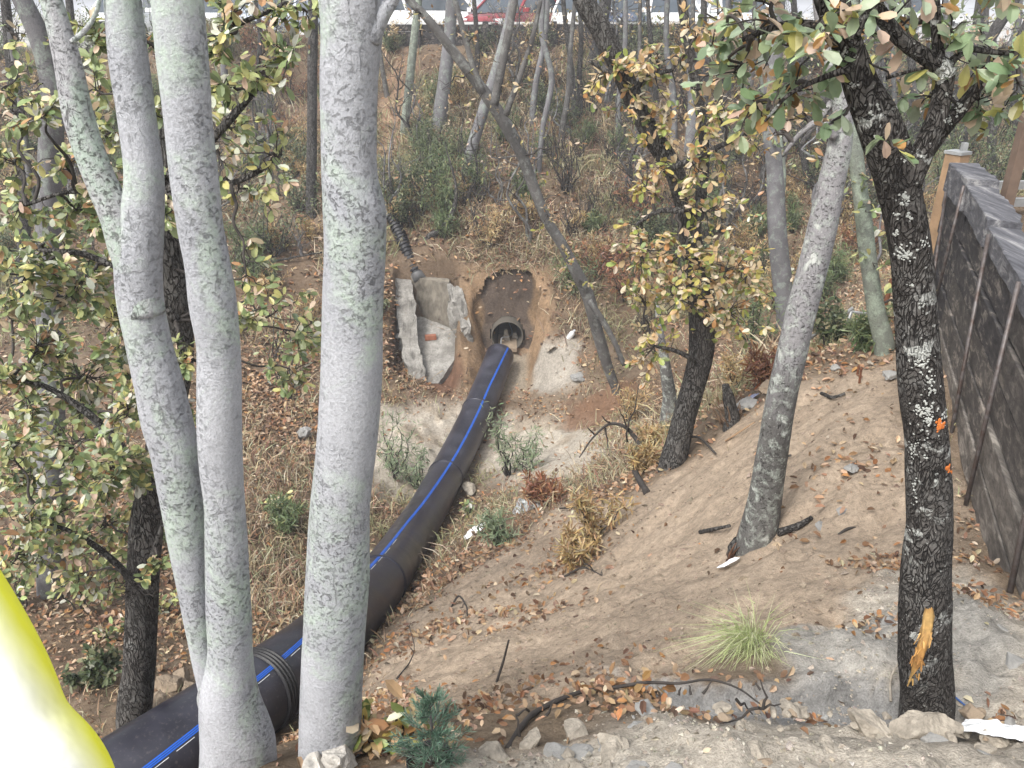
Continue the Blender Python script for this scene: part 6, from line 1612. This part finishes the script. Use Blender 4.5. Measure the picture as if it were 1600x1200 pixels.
# ================================================================== LEAF LITTER AND GRASS (nobody could count them)
def scatter(n, y0, y1, wpow=1.0):
    Y = y0 + (y1 - y0) * rng.random(n) ** wpow
    X = rng.uniform(-1, 1, n) * (Y * 0.82 + 2.2)
    return X, Y
def gz(X, Y):
    s, w, r = zones(X, Y); s = s * (1 - r); return hq(X, Y) + lumps(X, Y, s, w, r), s, w, r
def litter():
    Ps, Cs, Ss = [], [], []
    for (n, y0, y1, sz) in ((30000, 1.2, 7.0, .038), (70000, 6.0, 15.5, .08), (80000, 14.5, 26.0, .125)):
        X, Y = scatter(n, y0, y1)
        Z, s, w, r = gz(X, Y)
        clump = sm(-0.35, 0.45, fbm(X*1.1, Y*1.1, 12.2, 3))
        dens = 0.35 + 0.65 * clump
        dens = dens * (1 - .75*(1 - sm(2.2, 4.2, Y))) * (1 - s*(1 - 0.03*sm(0.2, 0.6, fbm(X*2.3, Y*2.3, 31., 3)) - 0.006)) * (1 - 0.93*w) * (1 - 0.88*r)
        nm = notch_mask(X, Y); dens = dens * (1 - 0.97*nm) * (1 - .8*m_red(X, Y)) * (1 - .85*m_red2(X, Y)) * (1 - .9*m_grey(X, Y)) * (1 - .7*m_path(X, Y))
        inwall = (X > wall_x(Y) - 0.02) & (Y < WALL_END + .2)
        keep = (rng.random(n) < dens) & ~inwall & (Y < LOT_Y - 0.3)
        # nothing inside the trough or the pipe
        keep &= ~((X > -2.75) & (X < -1.05) & (Y > 14.8) & (Y < 16.95) & (rng.random(n) > .04))
        Ps.append(np.c_[X, Y, Z + 0.004][keep]); k = keep.sum(); Ss.append(sz * rng.uniform(.5, 1.2, k)); Cs.append(pick(LITTER, k, .2))
    # drifts measured from the photo: (px, py, radius m, n)
    for (px, py, r, n) in ((760,1105,.3,300), (960,1080,.2,170), (1000,1100,.2,120), (590,1110,.3,300), (880,880,.5,260), (1380,880,.22,150), (1395,890,.12,60), (1370,985,.12,50), (690,985,.5,260), (820,960,.45,170), (780,850,.6,380), (960,770,.5,300), (1530,935,.15,60), (1545,880,.2,70), (1520,820,.15,50),
                            (1345,740,.35,70), (1330,700,.4,30), (1290,640,.6,30), (570,1100,.25,220), (440,1160,.3,200), (1560,1120,.1,30), (620,1150,.25,240), (1230,1090,.2,40), (900,1040,.4,50), (1560,945,.15,60), (600,1020,.35,120), (1270,750,.4,25), (1250,850,.4,25), (430,640,1.3,1500), (430,580,1.2,1200), (600,480,.7,700), (610,560,.6,600), (450,700,1.0,800), (800,360,1.0,500), (690,330,1.0,500), (640,260,1.0,500), (240,1010,.8,500), (160,960,.8,500)):
        c = WT(px, py); X = c[0] + rng.normal(0, r*.6, n); Y = c[1] + rng.normal(0, r*.6, n); Z, s, w, rr = gz(X, Y)
        ok = ~((X > wall_x(Y) - 0.02) & (Y < WALL_END + .2)); n = ok.sum()
        Ps.append(np.c_[X, Y, Z + .006 + .015*rng.random(len(X))][ok]); Ss.append((.038 if c[1] < 4 else .06 if c[1] < 9 else .11) * rng.uniform(.6, 1.25, n)); Cs.append(pick(LITTER, n, .2))
    P = np.concatenate(Ps); S = np.concatenate(Ss); C = np.concatenate(Cs); n = len(P)
    D = unit(n); D[:, 2] = D[:, 2] * .35 + .05
    V, Q, Cv = leaf_arrays(P, D, unit(n)*.45 + np.array([0, -.25, 1.0]), S, .5, C, .6)
    tag(fast_mesh('leaf_litter', V, Q, Cv, M['litter']), kind='stuff')
litter()
def straw():
    Ps, Cs, Ls, Ds = [], [], [], []
    for (n, y0, y1, L) in ((16000, 3.5, 9.0, .16), (40000, 8.0, 16.0, .28), (150000, 15.0, 26.2, .45)):
        X, Y = scatter(n, y0, y1)
        # blades gather in tussocks
        cx, cy = scatter(n // 26, y0, y1); j = rng.integers(0, len(cx), n); X = cx[j] + rng.normal(0, .13, n); Y = cy[j] + rng.normal(0, .13, n)
        Z, s, w, r = gz(X, Y)
        dens = sm(-0.45, 0.3, fbm(X*.55, Y*.55, 21., 3)) * (1 - .985*s) * (1 - r) * (1 - .93*w) * (1 - .97*notch_mask(X, Y)) * (1 - .9*m_red(X, Y)) * (1 - .9*m_red2(X, Y)) * (1 - .8*m_grey(X, Y)) * (1 - .85*m_path(X, Y))
        keep = (rng.random(n) < dens) & ~((X > wall_x(Y) - .05) & (Y < WALL_END + .2)) & (Y < LOT_Y - .2) & ~((X > -2.75) & (X < -1.05) & (Y > 14.8) & (Y < 16.95))
        d = np.sqrt(((np.c_[X, Y][:, None] - pipe_axis[None, ::4, :2])**2).sum(-1)).min(1); keep &= d > .42
        k = keep.sum(); Ps.append(np.c_[X, Y, Z - .02][keep]); Ls.append(L * rng.uniform(.4, 1.3, k)); c = pick(STRAW, k, .2)
        g = sm(.1, .5, fbm(X[keep]*.4, Y[keep]*.4, 40., 3))[:, None]; c = c * (1 - g*.6) + np.array([.25,.275,.13]) * g * .6; Cs.append(c)
    # tussocks measured from the photo
    for (px, py, r, n, L) in ((440,800,.7,900,.3), (430,900,.6,800,.3), (450,950,.5,500,.3), (430,720,.8,600,.35), (960,690,.5,300,.25), (880,770,.6,400,.22), (1150,590,.8,700,.5), (1100,620,.6,300,.4), (1000,690,.5,300,.3), (780,780,.5,250,.2), (830,380,1.2,900,.35), (760,340,1.2,900,.4), (720,200,1.6,1100,.5), (800,170,1.8,1300,.55), (860,130,1.6,1000,.5), (800,396,.5,500,.3), (765,400,.3,260,.3), (838,400,.3,260,.3), (570,800,.8,500,.3)):
        c = WT(px, py); X = c[0] + rng.normal(0, r*.6, n); Y = c[1] + rng.normal(0, r*.6, n); Z, s, w, rr = gz(X, Y)
        d = np.sqrt(((np.c_[X, Y][:, None] - pipe_axis[None, ::4, :2])**2).sum(-1)).min(1); ok = (d > .42) & (notch_mask(X, Y) < (.2 if abs(py - 398) > 5 else .8)) & ((abs(py - 398) > 5) | (Y > 16.6)); k = ok.sum()
        Ps.append(np.c_[X, Y, Z - .02][ok]); Ls.append(L * rng.uniform(.5, 1.3, k)); Cs.append(pick(STRAW, k, .2))
    P = np.concatenate(Ps); L = np.concatenate(Ls); C = np.concatenate(Cs); n = len(P)
    D = rng.normal(0, .55, (n, 3)); D[:, 2] = 1.0
    V, Q, Cv = blade_arrays(P, D, L, np.maximum(.0045, .024*L), C, .9)
    tag(fast_mesh('dry_grass', V, Q, Cv, M['grass']), kind='stuff')
straw()
def crumbs():
    """loose crumbs of earth on the sandy bank"""
    n = 22000; Y = 1.8 + 5.4*rng.random(n)**1.2; X = rng.uniform(-1, 1, n)*(Y*.55 + .6) + .25*Y
    Z, s, w, r = gz(X, Y); keep = (rng.random(n) < s * (.25 + .75*sm(-.3, .5, fbm(X*2.2, Y*2.2, 51., 3)))) & ~(X > wall_x(Y) - .02); P = np.c_[X, Y, Z][keep]; n = len(P)
    s = rng.choice([.006, .010, .016, .026], n, p=[.58, .32, .08, .02])[:, None, None] * rng.uniform(.7, 1.3, (n, 1, 1))
    o = np.array([[1,0,0], [0,1,0], [-1,0,0], [0,-1,0], [0,0,.6], [0,0,-.6]])
    V = P[:, None] + (o[None] + rng.normal(0, .28, (n, 6, 3))) * s
    Q = (np.arange(n)[:, None, None]*6 + np.array([[0,1,2,4], [2,3,0,4]])[None]).reshape(-1, 4)
    C = np.repeat(pick([(5,(0.34,0.27,0.205)), (2,(0.26,0.20,0.15)), (3,(0.39,0.32,0.25))], n, .12), 6, 0)
    tag(fast_mesh('earth_crumbs', V.reshape(-1, 3), Q, C, M['ground']), kind='stuff')
crumbs()
def gravel():
    n = 26000; X = rng.uniform(-.6, 3.0, n); Y = .9 + 2.6*rng.random(n)
    Z, s, w, r = gz(X, Y); keep = (rng.random(n) < r * sm(-.5, .5, fbm(X*4, Y*4, 3., 3))) & ~(X > wall_x(Y) - .02); P = np.c_[X, Y, Z][keep]; n = len(P)
    s = rng.choice([.0035, .006, .010], n, p=[.5, .35, .15])[:, None, None] * rng.uniform(.7, 1.3, (n, 1, 1))
    o = np.array([[1,0,0], [0,1,0], [-1,0,0], [0,-1,0], [0,0,.8], [0,0,-.8]])
    V = P[:, None] + (o[None] + rng.normal(0, .28, (n, 6, 3))) * s
    f = np.array([[0,1,4,4], [1,2,4,4], [2,3,4,4], [3,0,4,4]]); f = np.array([[0,1,2,4], [2,3,0,4]])
    Q = (np.arange(n)[:, None, None]*6 + f[None]).reshape(-1, 4)
    C = np.repeat(pick([(4,(0.46,0.41,0.34)), (2,(0.36,0.325,0.28)), (2,(0.54,0.50,0.43))], n, .12), 6, 0)
    tag(fast_mesh('gravel', V.reshape(-1, 3), Q, C, M['ground']), kind='stuff')
gravel()

# ================================================================== the moist grey air of the overcast day
def haze():
    m = bpy.data.materials.new('pale_air'); m.use_nodes = True; t = m.node_tree
    t.nodes.remove(t.nodes['Principled BSDF'])
    v = t.nodes.new('ShaderNodeVolumePrincipled'); v.inputs['Density'].default_value = 0.0028; v.inputs['Color'].default_value = (0.93, 0.95, 1.0, 1)
    t.links.new(v.outputs[0], t.nodes['Material Output'].inputs['Volume'])
    mb = MB(); mb.box((0, 480, -1.85), (1500, 990, 13.7))
    tag(mb.build('haze', m), kind='stuff')
haze()
